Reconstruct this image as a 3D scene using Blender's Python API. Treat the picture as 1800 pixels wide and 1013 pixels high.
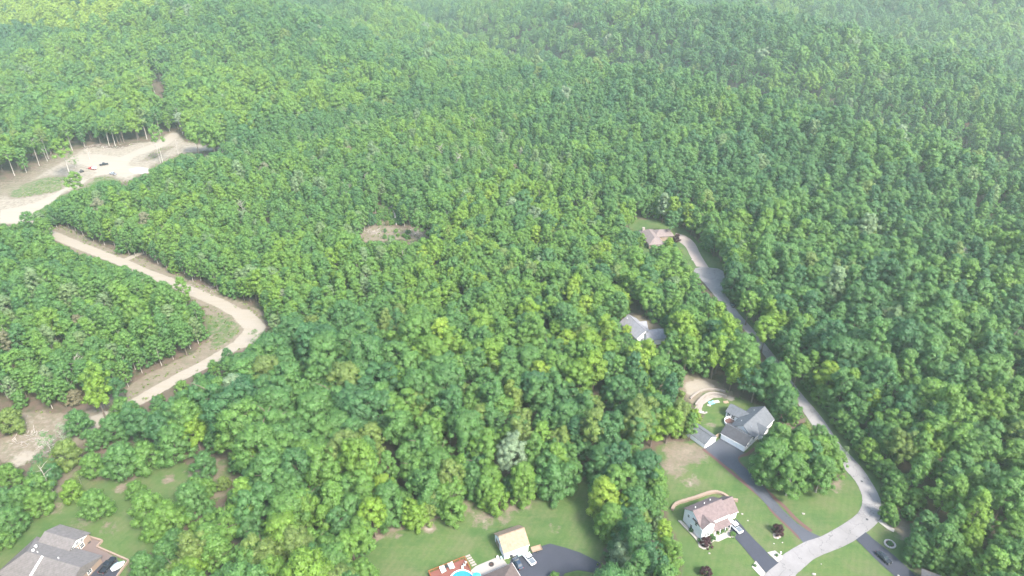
import bpy, bmesh, math, random
import numpy as np
R = math.radians
random.seed(7); rng = np.random.default_rng(7)
sc = bpy.context.scene
for o in list(bpy.data.objects): bpy.data.objects.remove(o)

# ------------------------------------------------------------------ camera, sky, sun, exposure
CAM_H, PITCH, FPX = 175.0, 30.0, 1200.0            # the drone hovers 175 m above the houses
cd = bpy.data.cameras.new('camera'); cam = bpy.data.objects.new('camera', cd); sc.collection.objects.link(cam)
cam.location = (0, 0, CAM_H); cam.rotation_euler = (R(90 - PITCH), 0, 0)
cd.sensor_width = 36; cd.lens = 24; cd.clip_start = 1; cd.clip_end = 9000
sc.camera = cam
W = bpy.data.worlds.new('World'); sc.world = W; W.use_nodes = True
wn = W.node_tree; wn.nodes.clear()
sky = wn.nodes.new('ShaderNodeTexSky'); sky.sky_type = 'NISHITA'; sky.sun_disc = False
SUN_EL, SUN_AZ = 47.0, 140.0                        # azimuth clockwise from +Y (view direction): behind right
sky.sun_elevation = R(SUN_EL); sky.sun_rotation = R(SUN_AZ); sky.dust_density = 3.0; sky.air_density = 1.2; sky.ozone_density = 1.0
bg = wn.nodes.new('ShaderNodeBackground'); bg.inputs[1].default_value = 0.098
wo = wn.nodes.new('ShaderNodeOutputWorld')
wn.links.new(sky.outputs[0], bg.inputs[0]); wn.links.new(bg.outputs[0], wo.inputs[0])
sl = bpy.data.lights.new('sun', 'SUN'); so = bpy.data.objects.new('sun', sl); sc.collection.objects.link(so)
sl.energy = 1.5; sl.angle = R(12); sl.color = (1.0, 0.96, 0.88)
az = R(SUN_AZ); el = R(SUN_EL)
from mathutils import Vector, Matrix
so.rotation_euler = Vector((math.sin(az) * math.cos(el), math.cos(az) * math.cos(el), math.sin(el))).to_track_quat('Z', 'Y').to_euler()
vs = sc.view_settings
sc.display_settings.display_device = 'sRGB'
vs.view_transform = 'Standard'; vs.look = 'None'; vs.gamma = 1; vs.use_curve_mapping = False
vs.exposure = 2.78
HAZE = .000155
sc.render.engine = 'CYCLES'
sc.cycles.max_bounces = 6; sc.cycles.diffuse_bounces = 4; sc.cycles.transmission_bounces = 3
sc.cycles.volume_bounces = 0; sc.cycles.use_denoising = True

# ------------------------------------------------------------------ survey helpers
ct, st_ = math.cos(R(PITCH)), math.sin(R(PITCH))
def at(px, py, h=0.0):
    """world point at height h that the photograph shows at (px, py)"""
    u = (px - 900) / FPX; v = (py - 506.5) / FPX
    d = (u, ct - v * st_, -st_ - v * ct)
    t = (h - CAM_H) / d[2]
    return Vector((d[0] * t, d[1] * t, h))
def depth(p): return p[1] * ct - (p[2] - CAM_H) * st_
def project(P):
    P = np.asarray(P, float); z = P[..., 1] * ct - (P[..., 2] - CAM_H) * st_
    z = np.where(z < 1, 1, z)
    y = P[..., 1] * st_ + (P[..., 2] - CAM_H) * ct
    return 900 + FPX * P[..., 0] / z, 506.5 - FPX * y / z, z
def zz(o, s, L): return [(o[0] + p[0] / s, o[1] + p[1] / s) for p in L]
def inpoly(x, y, poly):
    r = np.zeros(np.shape(x), bool); n = len(poly)
    for i in range(n):
        x1, y1 = poly[i]; x2, y2 = poly[(i + 1) % n]
        if y1 == y2: continue
        r ^= ((y1 > y) != (y2 > y)) & (x < (x2 - x1) * (y - y1) / (y2 - y1) + x1)
    return r
Z1 = ((0, 700), 3.2375); Z2 = ((620, 800), 3.75); Z3 = ((1080, 820), 4.5); Z4 = ((1180, 640), 4.22)
Z5 = ((1440, 860), 5.0); Z6 = ((1060, 360), 3.378); Z7 = ((0, 180), 3.618); Z8 = ((0, 400), 2.814)
T1 = ((0, 920), 7.5); T2 = ((740, 910), 8.18); T3 = ((1180, 860), 8.443); T4 = ((1210, 700), 8.441)
T5 = ((1080, 540), 12.66); T6 = ((1120, 385), 10.66); T7 = ((110, 270), 10.0); T8 = ((1190, 650), 10.13); T9 = ((560, 330), 5.96)
def q(Z, x, y, h=0): return at(Z[0][0] + x / Z[1], Z[0][1] + y / Z[1], h)

def smooth(a, b, x):
    t = np.clip((x - a) / (b - a), 0, 1); return t * t * (3 - 2 * t)
_ph = np.random.default_rng(3).uniform(0, 6.28, 12)
def height(x, y):
    x = np.asarray(x, float); y = np.asarray(y, float)
    n = ((x - 219) * 259 + (y - 912) * 271) / 374.9          # metres beyond the ridge line, to the north east
    h = -72 * np.exp(-((n - 185) / 90) ** 2) * smooth(0, 90, n) * smooth(-450, 100, x)
    h = h + 55 * smooth(260, 620, n) - 95 * np.exp(-((n - 900 + 0.25 * (x - 700)) / 130) ** 2) * smooth(300, 600, x) + 90 * smooth(900, 1500, n)
    w = smooth(640, 900, y)
    h = h + w * (24 * np.sin(x / 117 + _ph[0] + y / 210) + 15 * np.sin(y / 93 + x / 140 + _ph[1]) + 4 * np.sin(x / 41 + y / 57 + _ph[2]))
    h = h + 28 * smooth(760, 1250, y - 0.25 * x) * smooth(200, -500, x)
    wr = smooth(160, 330, x - 0.15 * (y - 200)) * (1 - w)    # rolling ground in the woods east of the road
    mm = (x - 136) * .823 + (y - 843) * .568                  # the wooded hollow running down to the right
    h = h - 58 * np.exp(-((mm - 12) / 66) ** 2) + 14 * np.exp(-((mm + 95) / 55) ** 2) * smooth(560, 700, y + .8 * x)
    h = h + wr * (4 * np.sin(x / 47 + _ph[3]) * np.sin(y / 61 + _ph[4]) + 2 * np.sin((x + y) / 33 + _ph[5]))
    return h

# ------------------------------------------------------------------ what the photograph shows open (outlines on the picture of the ground)
V = {}
V['left'] = zz(*Z7, [(-400, 620), (-300, 640), (0, 505), (180, 445), (330, 365), (480, 305), (600, 285), (760, 295), (880, 258), (1000, 243), (1110, 172), (1150, 215), (1180, 250), (1300, 268), (1420, 288), (1420, 305), (1300, 312), (1180, 325), (1060, 370), (960, 425), (950, 455), (900, 455), (840, 492), (780, 512), (720, 500), (640, 500), (560, 545), (500, 550), (430, 575), (350, 620), (240, 695), (200, 715), (235, 780), (140, 775), (0, 778), (-400, 820)])
V['track'] = zz(*Z8, [(235, 15), (330, -5), (480, 80), (640, 140), (720, 160), (830, 215), (940, 260), (1060, 310), (1160, 350), (1240, 390), (1300, 415), (1325, 500), (1250, 580), (1120, 640), (1010, 690), (950, 720), (830, 800), (760, 830), (700, 850), (560, 870), (460, 950), (410, 930), (480, 880), (560, 840), (700, 740), (850, 670), (960, 620), (1020, 560), (1030, 500), (1010, 400), (930, 345), (860, 290), (700, 222), (540, 172), (380, 125), (280, 70)])
V['rough'] = zz(*Z1, [(90, 90), (230, 75), (370, 90), (520, 90), (640, 10), (590, 100), (565, 180), (480, 260), (440, 250), (400, 360), (300, 330), (180, 330), (130, 400), (60, 370), (0, 350), (-200, 360), (-200, 240), (0, 240), (80, 200), (120, 180)])
V['lawnl'] = zz(*Z1, [(130, 400), (300, 330), (440, 360), (470, 450), (560, 470), (680, 470), (720, 480), (830, 430), (900, 330), (1080, 380), (1200, 400), (1240, 360), (1295, 330), (1310, 430), (1290, 580), (1180, 590), (1080, 700), (980, 800), (880, 880), (740, 910), (700, 1100), (-200, 1100), (-200, 850), (100, 800), (150, 690), (250, 650), (300, 560), (300, 480)])
V['lawnc'] = zz(*Z2, [(50, 700), (60, 660), (100, 600), (160, 550), (240, 500), (380, 450), (500, 430), (620, 380), (680, 320), (760, 290), (830, 300), (850, 360), (940, 392), (1010, 375), (1055, 290), (1110, 250), (1170, 230), (1220, 165), (1330, 185), (1430, 200), (1560, 115), (1565, 200), (1570, 380), (1640, 470), (1740, 510), (1660, 600), (1640, 680), (1600, 740), (1590, 1000), (60, 1000)])
V['lawnb'] = zz(*Z3, [(390, -30), (300, -150), (430, -190), (880, -220), (900, 0), (1040, 0), (1120, 50), (1200, 130), (1380, 165), (1530, 130), (1560, 200), (1600, 230), (1700, 150), (1800, 100), (2090, -80), (2200, 1100), (460, 1100), (540, 790), (540, 700), (500, 600), (430, 420), (405, 330), (405, 230), (410, 100)])
V['ranch'] = zz(*Z4, [(0, 600), (60, 600), (180, 612), (180, 500), (205, 450), (235, 410), (240, 375), (165, 300), (130, 240), (70, 180), (90, 90), (200, 80), (340, 130), (350, 180), (500, 250), (600, 290), (720, 330), (800, 400), (780, 440), (700, 520), (620, 600), (620, 680), (650, 780), (900, 900), (1060, 900), (900, 1013), (0, 1013)])
V['road'] = zz(*Z4, [(830, 0), (870, 55), (1000, 165), (1150, 345), (1300, 555), (1380, 650), (1440, 745), (1440, 1000), (1390, 1000), (1300, 850), (1290, 790), (1230, 700), (1110, 560), (1050, 470), (1000, 410), (960, 270), (935, 200), (900, 120)])
V['culdesac'] = zz(*Z6, [(110, 105), (200, 92), (330, 98), (400, 128), (480, 150), (570, 220), (640, 300), (700, 350), (722, 420), (722, 500), (775, 570), (845, 660), (905, 720), (965, 790), (1055, 880), (1150, 1000), (1100, 1013), (1060, 935), (1010, 905), (960, 935), (932, 888), (950, 865), (895, 760), (835, 695), (755, 665), (745, 605), (720, 585), (640, 520), (585, 445), (530, 400), (530, 360), (520, 330), (480, 290), (440, 235), (400, 190), (340, 240), (300, 285), (235, 285), (255, 220), (270, 180), (160, 140)])
V['woods_house'] = zz(*T5, [(150, 250), (320, 130), (550, 160), (700, 255), (900, 330), (1090, 480), (1130, 650), (1110, 760), (1000, 790), (880, 860), (700, 745), (620, 690), (480, 600), (440, 450), (180, 380)])
V['clearing'] = zz(*T9, [(440, 500), (490, 445), (560, 415), (640, 330), (600, 210), (690, 200), (740, 240), (700, 300), (720, 385), (800, 415), (900, 430), (1000, 418), (1080, 440), (1165, 445), (1180, 520), (1120, 520), (1040, 550), (960, 555), (880, 540), (780, 545), (690, 560), (620, 560), (560, 555), (490, 575)])
V['brush'] = zz(*T9, [(600, 195), (700, 200), (830, 215), (830, 250), (790, 390), (700, 385), (650, 330), (600, 380), (640, 280)])
V['right'] = zz(*Z5, [(0, 1000), (0, 0), (545, -10), (560, 60), (552, 200), (575, 280), (700, 310), (720, 200), (790, 260), (812, 350), (780, 450), (790, 560), (840, 650), (1060, 690), (1240, 765), (1300, 1000)])
V['path'] = [(268, 138), (281, 136), (286, 168), (270, 162)]
VIS = list(V.values())
_mx, _my = np.meshgrid(np.arange(-600, 2400) + .5, np.arange(-100, 1500) + .5); OPEN = np.zeros(_mx.shape, bool)
for k in VIS: OPEN |= inpoly(_mx, _my, k)
def open_at(px, py):
    i = np.floor(np.asarray(px)).astype(int) + 600; j = np.floor(np.asarray(py)).astype(int) + 100
    okk = (i >= 0) & (i < 3000) & (j >= 0) & (j < 1600)
    return OPEN[np.clip(j, 0, 1599), np.clip(i, 0, 2999)] & okk

# ------------------------------------------------------------------ materials
def nodes(name):
    m = bpy.data.materials.new(name); m.use_nodes = True
    nt = m.node_tree; b = nt.nodes['Principled BSDF']
    return m, nt, b
def N(nt, t, **k):
    n = nt.nodes.new(t)
    for a, v in k.items(): setattr(n, a, v)
    return n
def mixc(nt, fac, a, b, bt='MIX'):
    n = nt.nodes.new('ShaderNodeMix'); n.data_type = 'RGBA'; n.blend_type = bt
    for i, v in ((0, fac), (6, a), (7, b)):
        if isinstance(v, (int, float)): n.inputs[i].default_value = v
        elif isinstance(v, tuple): n.inputs[i].default_value = (*v, 1) if len(v) == 3 else v
        else: nt.links.new(v, n.inputs[i])
    return n.outputs[2]
def noise(nt, scale, detail=4, rough=.55, vec=None):
    n = N(nt, 'ShaderNodeTexNoise'); n.inputs['Scale'].default_value = scale; n.inputs['Detail'].default_value = detail; n.inputs['Roughness'].default_value = rough
    if vec is not None: nt.links.new(vec, n.inputs['Vector'])
    return n.outputs['Fac']
def ramp(nt, fac, stops):
    n = N(nt, 'ShaderNodeValToRGB'); e = n.color_ramp.elements
    while len(e) > 1: e.remove(e[0])
    e[0].position = stops[0][0]; e[0].color = (*stops[0][1], 1)
    for p, c in stops[1:]:
        k = e.new(p); k.color = (*c, 1)
    nt.links.new(fac, n.inputs[0]); return n.outputs[0]
def mapr(nt, v, a, b, c=0., d=1.):
    n = N(nt, 'ShaderNodeMapRange'); n.inputs[1].default_value = a; n.inputs[2].default_value = b; n.inputs[3].default_value = c; n.inputs[4].default_value = d
    nt.links.new(v, n.inputs[0]); return n.outputs[0]
def objco(nt): return N(nt, 'ShaderNodeTexCoord').outputs['Object']
def bump(nt, b, h, s=.3, d=.05):
    n = N(nt, 'ShaderNodeBump'); n.inputs['Strength'].default_value = s; n.inputs['Distance'].default_value = d
    nt.links.new(h, n.inputs['Height']); nt.links.new(n.outputs[0], b.inputs['Normal'])
def plain(name, col, rough=.6, var=.12, sc_=3., metal=0., spec=.4):
    if max(col) < .6: col = tuple(c * .84 for c in col)
    m, nt, b = nodes(name); co = objco(nt)
    f = noise(nt, sc_, 5, .6, co)
    a = tuple(max(0, c * (1 - var)) for c in col); c2 = tuple(min(1, c * (1 + var)) for c in col)
    nt.links.new(mixc(nt, f, a, c2), b.inputs['Base Color'])
    b.inputs['Roughness'].default_value = rough; b.inputs['Metallic'].default_value = metal; b.inputs['Specular IOR Level'].default_value = spec
    return m
def shingle(name, col, step=.32):
    col = tuple(c * .76 for c in col)
    m, nt, b = nodes(name); co = objco(nt)
    f1 = noise(nt, 1.1, 5, .65, co); f2 = noise(nt, 7, 3, .6, co)
    c = mixc(nt, mapr(nt, f1, .3, .7), tuple(x * .74 for x in col), tuple(x * 1.22 for x in col))
    c = mixc(nt, mapr(nt, f2, .35, .65, 0, .5), c, tuple(x * .7 for x in col))
    sp = N(nt, 'ShaderNodeSeparateXYZ'); nt.links.new(co, sp.inputs[0])
    w = N(nt, 'ShaderNodeMath', operation='MODULO'); w.inputs[1].default_value = step * .55; nt.links.new(sp.outputs[2], w.inputs[0])
    ln = mapr(nt, w.outputs[0], 0, .05, .72, 1.)
    cc = N(nt, 'ShaderNodeVectorMath', operation='SCALE'); nt.links.new(c, cc.inputs[0]); nt.links.new(ln, cc.inputs['Scale'])
    nt.links.new(cc.outputs[0], b.inputs['Base Color']); b.inputs['Roughness'].default_value = .9; b.inputs['Specular IOR Level'].default_value = .2
    bump(nt, b, f2, .4, .03); return m
def siding(name, col):
    m, nt, b = nodes(name); co = objco(nt)
    sp = N(nt, 'ShaderNodeSeparateXYZ'); nt.links.new(co, sp.inputs[0])
    w = N(nt, 'ShaderNodeMath', operation='MODULO'); w.inputs[1].default_value = .2; nt.links.new(sp.outputs[2], w.inputs[0])
    ln = mapr(nt, w.outputs[0], 0, .04, .75, 1.)
    f = noise(nt, .8, 4, .6, co)
    c = mixc(nt, f, tuple(x * .92 for x in col), col)
    cc = N(nt, 'ShaderNodeVectorMath', operation='SCALE'); nt.links.new(c, cc.inputs[0]); nt.links.new(ln, cc.inputs['Scale'])
    nt.links.new(cc.outputs[0], b.inputs['Base Color']); b.inputs['Roughness'].default_value = .55
    return m
M = {}
M['white'] = plain('white_paint', (.78, .78, .76), .5, .04)
M['siding'] = siding('white_siding', (.76, .78, .80))
M['sidegrey'] = siding('pale_grey_siding', (.62, .63, .62))
M['brick'] = plain('tan_brick', (.26, .195, .15), .85, .2, 9)
M['roof_tan'] = shingle('tan_shingles', (.33, .245, .175))
M['roof_pink'] = shingle('weathered_mauve_shingles', (.180, .138, .136))
M['roof_grey'] = shingle('grey_shingles', (.135, .145, .160))
M['roof_dark'] = shingle('charcoal_shingles', (.078, .078, .088))
M['roof_ash'] = shingle('ash_grey_shingles', (.185, .17, .165))
M['roof_pale'] = shingle('pale_blue_grey_shingles', (.27, .27, .29))
M['roof_brown'] = shingle('brown_shingles', (.15, .115, .105))
M['roof_rose'] = shingle('rose_shingles', (.225, .182, .172))
M['glass'] = plain('window_glass', (.03, .04, .05), .08, .1, 1, 0, .8)
M['tyre'] = plain('rubber', (.02, .02, .02), .8)
M['rim'] = plain('alloy', (.35, .35, .36), .35, .1, 5, .8)
M['black'] = plain('black_paint', (.012, .013, .016), .2, .1, 4, 0, .6)
M['navy'] = plain('dark_blue_paint', (.03, .045, .07), .2, .1, 4, 0, .6)
M['carwhite'] = plain('car_white_paint', (.75, .76, .77), .25, .03, 4, 0, .6)
M['red'] = plain('red_paint', (.45, .03, .03), .35, .1)
M['silver'] = plain('silver_paint', (.42, .44, .47), .3, .05, 4, .3)
M['bedcover'] = plain('grey_bed_cover', (.13, .15, .17), .6)
M['steel'] = plain('galvanised_steel', (.38, .38, .37), .45, .15, 3, .5)
M['cedar'] = plain('cedar_stain', (.30, .085, .025), .65, .2, 6)
M['deck'] = plain('red_deck_boards', (.17, .06, .045), .7, .2, 5)
M['concrete'] = plain('concrete', (.29, .265, .24), .85, .12, 1.5)
M['paver'] = plain('brown_pavers', (.14, .105, .095), .85, .2, 4)
M['stone'] = plain('pale_stone', (.28, .245, .215), .9, .3, 2.5)
M['whitestone'] = plain('white_gravel', (.36, .335, .30), .9, .15, 14)
M['mulch'] = plain('dark_mulch', (.07, .04, .03), .95, .3, 8)
M['water'] = plain('pool_water', (.03, .22, .50), .06, .2, 1.2, 0, .5)
M['liner'] = plain('pool_rim', (.80, .82, .83), .4)
M['cyan'] = plain('turquoise_fabric', (.05, .55, .58), .7)
M['fabric'] = plain('white_fabric', (.72, .72, .68), .8)
M['teal'] = plain('pale_teal_fabric', (.30, .42, .42), .8)
M['dark'] = plain('dark_metal', (.03, .03, .035), .5)
M['tan'] = plain('bare_wood', (.30, .22, .15), .8, .2, 5)
M['tarp'] = plain('blue_tarp', (.18, .42, .60), .5)
M['bark'] = plain('bark', (.13, .10, .08), .95, .35, 4)
M['palebark'] = plain('pale_bark', (.36, .33, .29), .95, .3, 4)
M['deadwood'] = plain('dead_wood', (.38, .34, .31), .95, .25, 3)

def asphalt(name, col, crack=.5, patch=.2):
    col = tuple(c * .76 for c in col)
    m, nt, b = nodes(name); co = objco(nt)
    f1 = noise(nt, .12, 5, .6, co); f2 = noise(nt, 1.3, 6, .7, co); f3 = noise(nt, 25, 2, .5, co)
    c = mixc(nt, mapr(nt, f1, .3, .7), tuple(x * (1 - patch) for x in col), tuple(x * (1 + patch) for x in col))
    c = mixc(nt, mapr(nt, f2, .4, .75, 0, .35), c, tuple(x * .72 for x in col))
    c = mixc(nt, mapr(nt, f3, .3, .7, 0, .25), c, tuple(x * 1.35 for x in col))
    v = N(nt, 'ShaderNodeTexVoronoi', feature='DISTANCE_TO_EDGE'); v.inputs['Scale'].default_value = .16
    wv = N(nt, 'ShaderNodeVectorMath', operation='ADD'); nn = N(nt, 'ShaderNodeTexNoise'); nn.inputs['Scale'].default_value = .5
    nt.links.new(co, nn.inputs['Vector']); sc2 = N(nt, 'ShaderNodeVectorMath', operation='SCALE'); sc2.inputs['Scale'].default_value = 4.
    nt.links.new(nn.outputs['Color'], sc2.inputs[0]); nt.links.new(co, wv.inputs[0]); nt.links.new(sc2.outputs[0], wv.inputs[1]); nt.links.new(wv.outputs[0], v.inputs['Vector'])
    ck = mapr(nt, v.outputs['Distance'], .0, .018, crack, 0)
    c = mixc(nt, ck, c, tuple(x * .4 for x in col))
    nt.links.new(c, b.inputs['Base Color']); b.inputs['Roughness'].default_value = .9; b.inputs['Specular IOR Level'].default_value = .25
    bump(nt, b, f3, .3, .02); return m
M['road'] = asphalt('old_pale_asphalt', (.225, .215, .212), .75, .2)
M['asphalt'] = asphalt('new_dark_asphalt', (.045, .048, .064), .15, .12)
M['asphalt2'] = asphalt('grey_asphalt', (.070, .075, .092), .3, .15)
M['drive'] = asphalt('concrete_drive', (.30, .255, .23), .3, .08)
M['redmulch'] = plain('red_mulch', (.105, .055, .048), .95, .3, 6)

def ground_mat():
    m, nt, b = nodes('ground'); co = objco(nt)
    att = N(nt, 'ShaderNodeAttribute', attribute_name='cover'); sp = N(nt, 'ShaderNodeSeparateColor'); nt.links.new(att.outputs['Color'], sp.inputs[0])
    big = noise(nt, .035, 4, .6, co); mid = noise(nt, .16, 6, .62, co); fine = noise(nt, 1.4, 5, .7, co); tiny = noise(nt, 9, 3, .6, co)
    mp = N(nt, 'ShaderNodeMapping'); mp.inputs['Scale'].default_value = (.06, .6, 1); mp.inputs['Rotation'].default_value = (0, 0, R(-35)); nt.links.new(co, mp.inputs[0])
    streak = noise(nt, 1.0, 5, .6, mp.outputs[0])
    litter = mixc(nt, fine, (.075, .055, .042), (.17, .125, .10))
    litter = mixc(nt, mapr(nt, mid, .45, .7), litter, (.06, .075, .035))
    g = mixc(nt, mapr(nt, mid, .35, .65), (.055, .103, .033), (.100, .140, .054))
    g = mixc(nt, mapr(nt, big, .40, .66, 0, .8), g, (.110, .150, .048))
    g = mixc(nt, mapr(nt, streak, .52, .72, 0, .5), g, (.15, .155, .07))
    blot = noise(nt, .085, 6, .72, co)
    g = mixc(nt, mapr(nt, blot, .48, .62, 0, .9), g, (.135, .140, .070))
    g = mixc(nt, mapr(nt, blot, .46, .34, 0, .6), g, (.030, .088, .020))
    wv = N(nt, 'ShaderNodeTexWave'); wv.inputs['Scale'].default_value = .16; wv.inputs['Distortion'].default_value = 1.2; wv.inputs['Detail Scale'].default_value = .3
    mp2 = N(nt, 'ShaderNodeMapping'); mp2.inputs['Rotation'].default_value = (0, 0, R(27)); nt.links.new(co, mp2.inputs[0]); nt.links.new(mp2.outputs[0], wv.inputs['Vector'])
    g = mixc(nt, mapr(nt, wv.outputs['Fac'],   .3, .7, 0, .13), g, (.035, .085, .022))
    spk = noise(nt, 3.2, 2, .5, co)
    g = mixc(nt, mapr(nt, spk, .66, .72, 0, .55), g, (.20, .20, .11))
    g = mixc(nt, mapr(nt, fine, .3, .75, 0, .45), g, (.040, .084, .026))
    g = mixc(nt, mapr(nt, tiny, .35, .7, 0, .3), g, (.085, .16, .04))
    d = mixc(nt, mapr(nt, mid, .3, .7), (.165, .135, .105), (.245, .205, .16))
    d = mixc(nt, mapr(nt, noise(nt, .3, 6, .7, co), .48, .64, 0, .75), d, (.105, .120, .060))
    d = mixc(nt, mapr(nt, streak, .45, .65, 0, .7), d, (.165, .135, .10))
    d = mixc(nt, mapr(nt, fine, .4, .7, 0, .6), d, (.13, .115, .075))
    p = mixc(nt, fine, (.235, .205, .165), (.35, .315, .265))
    p = mixc(nt, mapr(nt, streak, .45, .6, 0, .5), p, (.27, .235, .175))
    def soft(ch, k):     # the cover breaks up raggedly along its rim
        a = N(nt, 'ShaderNodeMath', operation='MULTIPLY_ADD'); a.inputs[1].default_value = k; a.inputs[2].default_value = -k / 2
        nt.links.new(mid2, a.inputs[0]); s = N(nt, 'ShaderNodeMath', operation='ADD'); nt.links.new(sp.outputs[ch], s.inputs[0]); nt.links.new(a.outputs[0], s.inputs[1])
        return mapr(nt, s.outputs[0], .38, .62)
    mid2 = noise(nt, .45, 7, .7, co)
    c = mixc(nt, soft(0, 1.1), litter, g); c = mixc(nt, soft(1, 1.5), c, d); c = mixc(nt, soft(2, 1.0), c, p)
    c = mixc(nt, 1., c, (.76, .76, .76), 'MULTIPLY')
    nt.links.new(c, b.inputs['Base Color']); b.inputs['Roughness'].default_value = .95; b.inputs['Specular IOR Level'].default_value = .1
    bump(nt, b, fine, .5, .12); return m
M['ground'] = ground_mat()

def leaf_mat():
    m, nt, b = nodes('foliage')
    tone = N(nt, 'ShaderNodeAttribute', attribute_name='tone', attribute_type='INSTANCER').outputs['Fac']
    cv = N(nt, 'ShaderNodeAttribute', attribute_name='clump'); sp = N(nt, 'ShaderNodeSeparateColor'); nt.links.new(cv.outputs['Color'], sp.inputs[0])
    base = ramp(nt, tone, [(0., (.033, .098, .038)), (.2, (.048, .122, .038)), (.4, (.068, .152, .037)), (.6, (.092, .180, .030)), (.72, (.120, .205, .022)), (.75, (.175, .250, .030)), (.765, (.110, .165, .036)),  # brightest yellow stop: sunlight painted into the far left crowns
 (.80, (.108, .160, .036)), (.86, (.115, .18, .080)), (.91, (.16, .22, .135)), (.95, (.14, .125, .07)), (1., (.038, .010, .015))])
    k = mapr(nt, sp.outputs[0], 0, 1, .84, 1.18); k2 = mapr(nt, sp.outputs[1], 0, 1, .78, 1.22)
    mm = N(nt, 'ShaderNodeMath', operation='MULTIPLY'); nt.links.new(k, mm.inputs[0]); nt.links.new(k2, mm.inputs[1])
    cc = N(nt, 'ShaderNodeVectorMath', operation='SCALE'); nt.links.new(base, cc.inputs[0]); nt.links.new(mm.outputs[0], cc.inputs['Scale'])
    nt.links.new(cc.outputs[0], b.inputs['Base Color']); b.inputs['Roughness'].default_value = .55; b.inputs['Specular IOR Level'].default_value = .35
    tr = N(nt, 'ShaderNodeBsdfTranslucent'); tc = mixc(nt, 1., cc.outputs[0], (1.5, 1.5, .5), 'MULTIPLY'); nt.links.new(tc, tr.inputs[0])
    mx = N(nt, 'ShaderNodeMixShader'); mx.inputs[0].default_value = .28
    out = nt.nodes['Material Output']; nt.links.new(b.outputs[0], mx.inputs[1]); nt.links.new(tr.outputs[0], mx.inputs[2]); nt.links.new(mx.outputs[0], out.inputs[0])
    return m
M['leaf'] = leaf_mat()

# ------------------------------------------------------------------ mesh builders
COL = sc.collection
class MB:
    def __init__(s): s.v = []; s.f = []
    def add(s, v, f):
        n = len(s.v); s.v += [tuple(p) for p in v]; s.f += [tuple(i + n for i in t) for t in f]; return s
    def box(s, x0, x1, y0, y1, z0, z1):
        return s.add([(x0, y0, z0), (x1, y0, z0), (x1, y1, z0), (x0, y1, z0), (x0, y0, z1), (x1, y0, z1), (x1, y1, z1), (x0, y1, z1)],
                     [(0, 3, 2, 1), (4, 5, 6, 7), (0, 1, 5, 4), (1, 2, 6, 5), (2, 3, 7, 6), (3, 0, 4, 7)])
    def prism(s, poly, z0, z1):
        n = len(poly); a = [(p[0], p[1], z0) for p in poly]; b = [(p[0], p[1], z1) for p in poly]
        return s.add(a + b, [tuple(range(n))[::-1], tuple(range(n, 2 * n))] + [(i, (i + 1) % n, n + (i + 1) % n, n + i) for i in range(n)])
    def extrude(s, A, B):     # two matching outlines in space
        n = len(A); return s.add(list(A) + list(B), [tuple(range(n))[::-1], tuple(range(n, 2 * n))] + [(i, (i + 1) % n, n + (i + 1) % n, n + i) for i in range(n)])
    def tube(s, pts, rad, n=7, cap=True):
        rings = []
        for i, p in enumerate(pts):
            p = Vector(p); a = Vector(pts[max(i - 1, 0)]); b_ = Vector(pts[min(i + 1, len(pts) - 1)]); d = (b_ - a).normalized()
            u = d.cross(Vector((0, 0, 1)) if abs(d.z) < .9 else Vector((1, 0, 0))).normalized(); w = d.cross(u)
            r = rad[i] if isinstance(rad, (list, tuple)) else rad
            rings.append([p + (u * math.cos(6.2832 * k / n) + w * math.sin(6.2832 * k / n)) * r for k in range(n)])
        v = [x for rg in rings for x in rg]
        f = [(i * n + k, i * n + (k + 1) % n, (i + 1) * n + (k + 1) % n, (i + 1) * n + k) for i in range(len(pts) - 1) for k in range(n)]
        if cap: f += [tuple(range(n))[::-1], tuple(range((len(pts) - 1) * n, len(pts) * n))]
        return s.add(v, f)
    def mesh(s, name, mat):
        me = bpy.data.meshes.new(name); me.from_pydata(s.v, [], s.f); me.update()
        for m in (mat if isinstance(mat, (list, tuple)) else [mat]): me.materials.append(m)
        return me
    def build(s, name, mat, parent=None):
        o = bpy.data.objects.new(name, s.mesh(name, mat)); COL.objects.link(o)
        if parent: o.parent = parent
        return o
def tag(o, label=None, cat=None, group=None, kind=None):
    if label: o['label'] = label
    if cat: o['category'] = cat
    if group: o['group'] = group
    if kind: o['kind'] = kind
    return o
def thing(name, label, cat, loc=(0, 0, 0), rz=0., group=None):
    o = bpy.data.objects.new(name, None); COL.objects.link(o); o.location = loc; o.rotation_euler = (0, 0, rz); o.empty_display_size = .5
    return tag(o, label, cat, group)

# ------------------------------------------------------------------ the ground: one grid, cut into forest floor, lawns, dirt
XS = np.unique(np.concatenate([np.linspace(-1500, -340, 60), np.arange(-340, 215, 1.25), np.linspace(215, 420, 60), np.linspace(420, 2100, 80)]))
YS = np.unique(np.concatenate([np.linspace(-60, 100, 12), np.arange(100, 640, 1.25), np.linspace(640, 1000, 60), np.linspace(1000, 3400, 80)]))
GX, GY = np.meshgrid(XS, YS); GZ = height(GX, GY)
PX, PY, _ = project(np.stack([GX, GY, GX * 0], -1))
ok = GY > 60
def blur(a, k=1):
    for _i in range(k):
        a = (a + np.roll(a, 1, 0) + np.roll(a, -1, 0)) / 3; a = (a + np.roll(a, 1, 1) + np.roll(a, -1, 1)) / 3
    return a
def mask(polys, k=1):
    r = np.zeros(GX.shape, bool)
    for p in polys: r |= inpoly(PX, PY, p)
    return blur((r & ok).astype(float), k)
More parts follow.
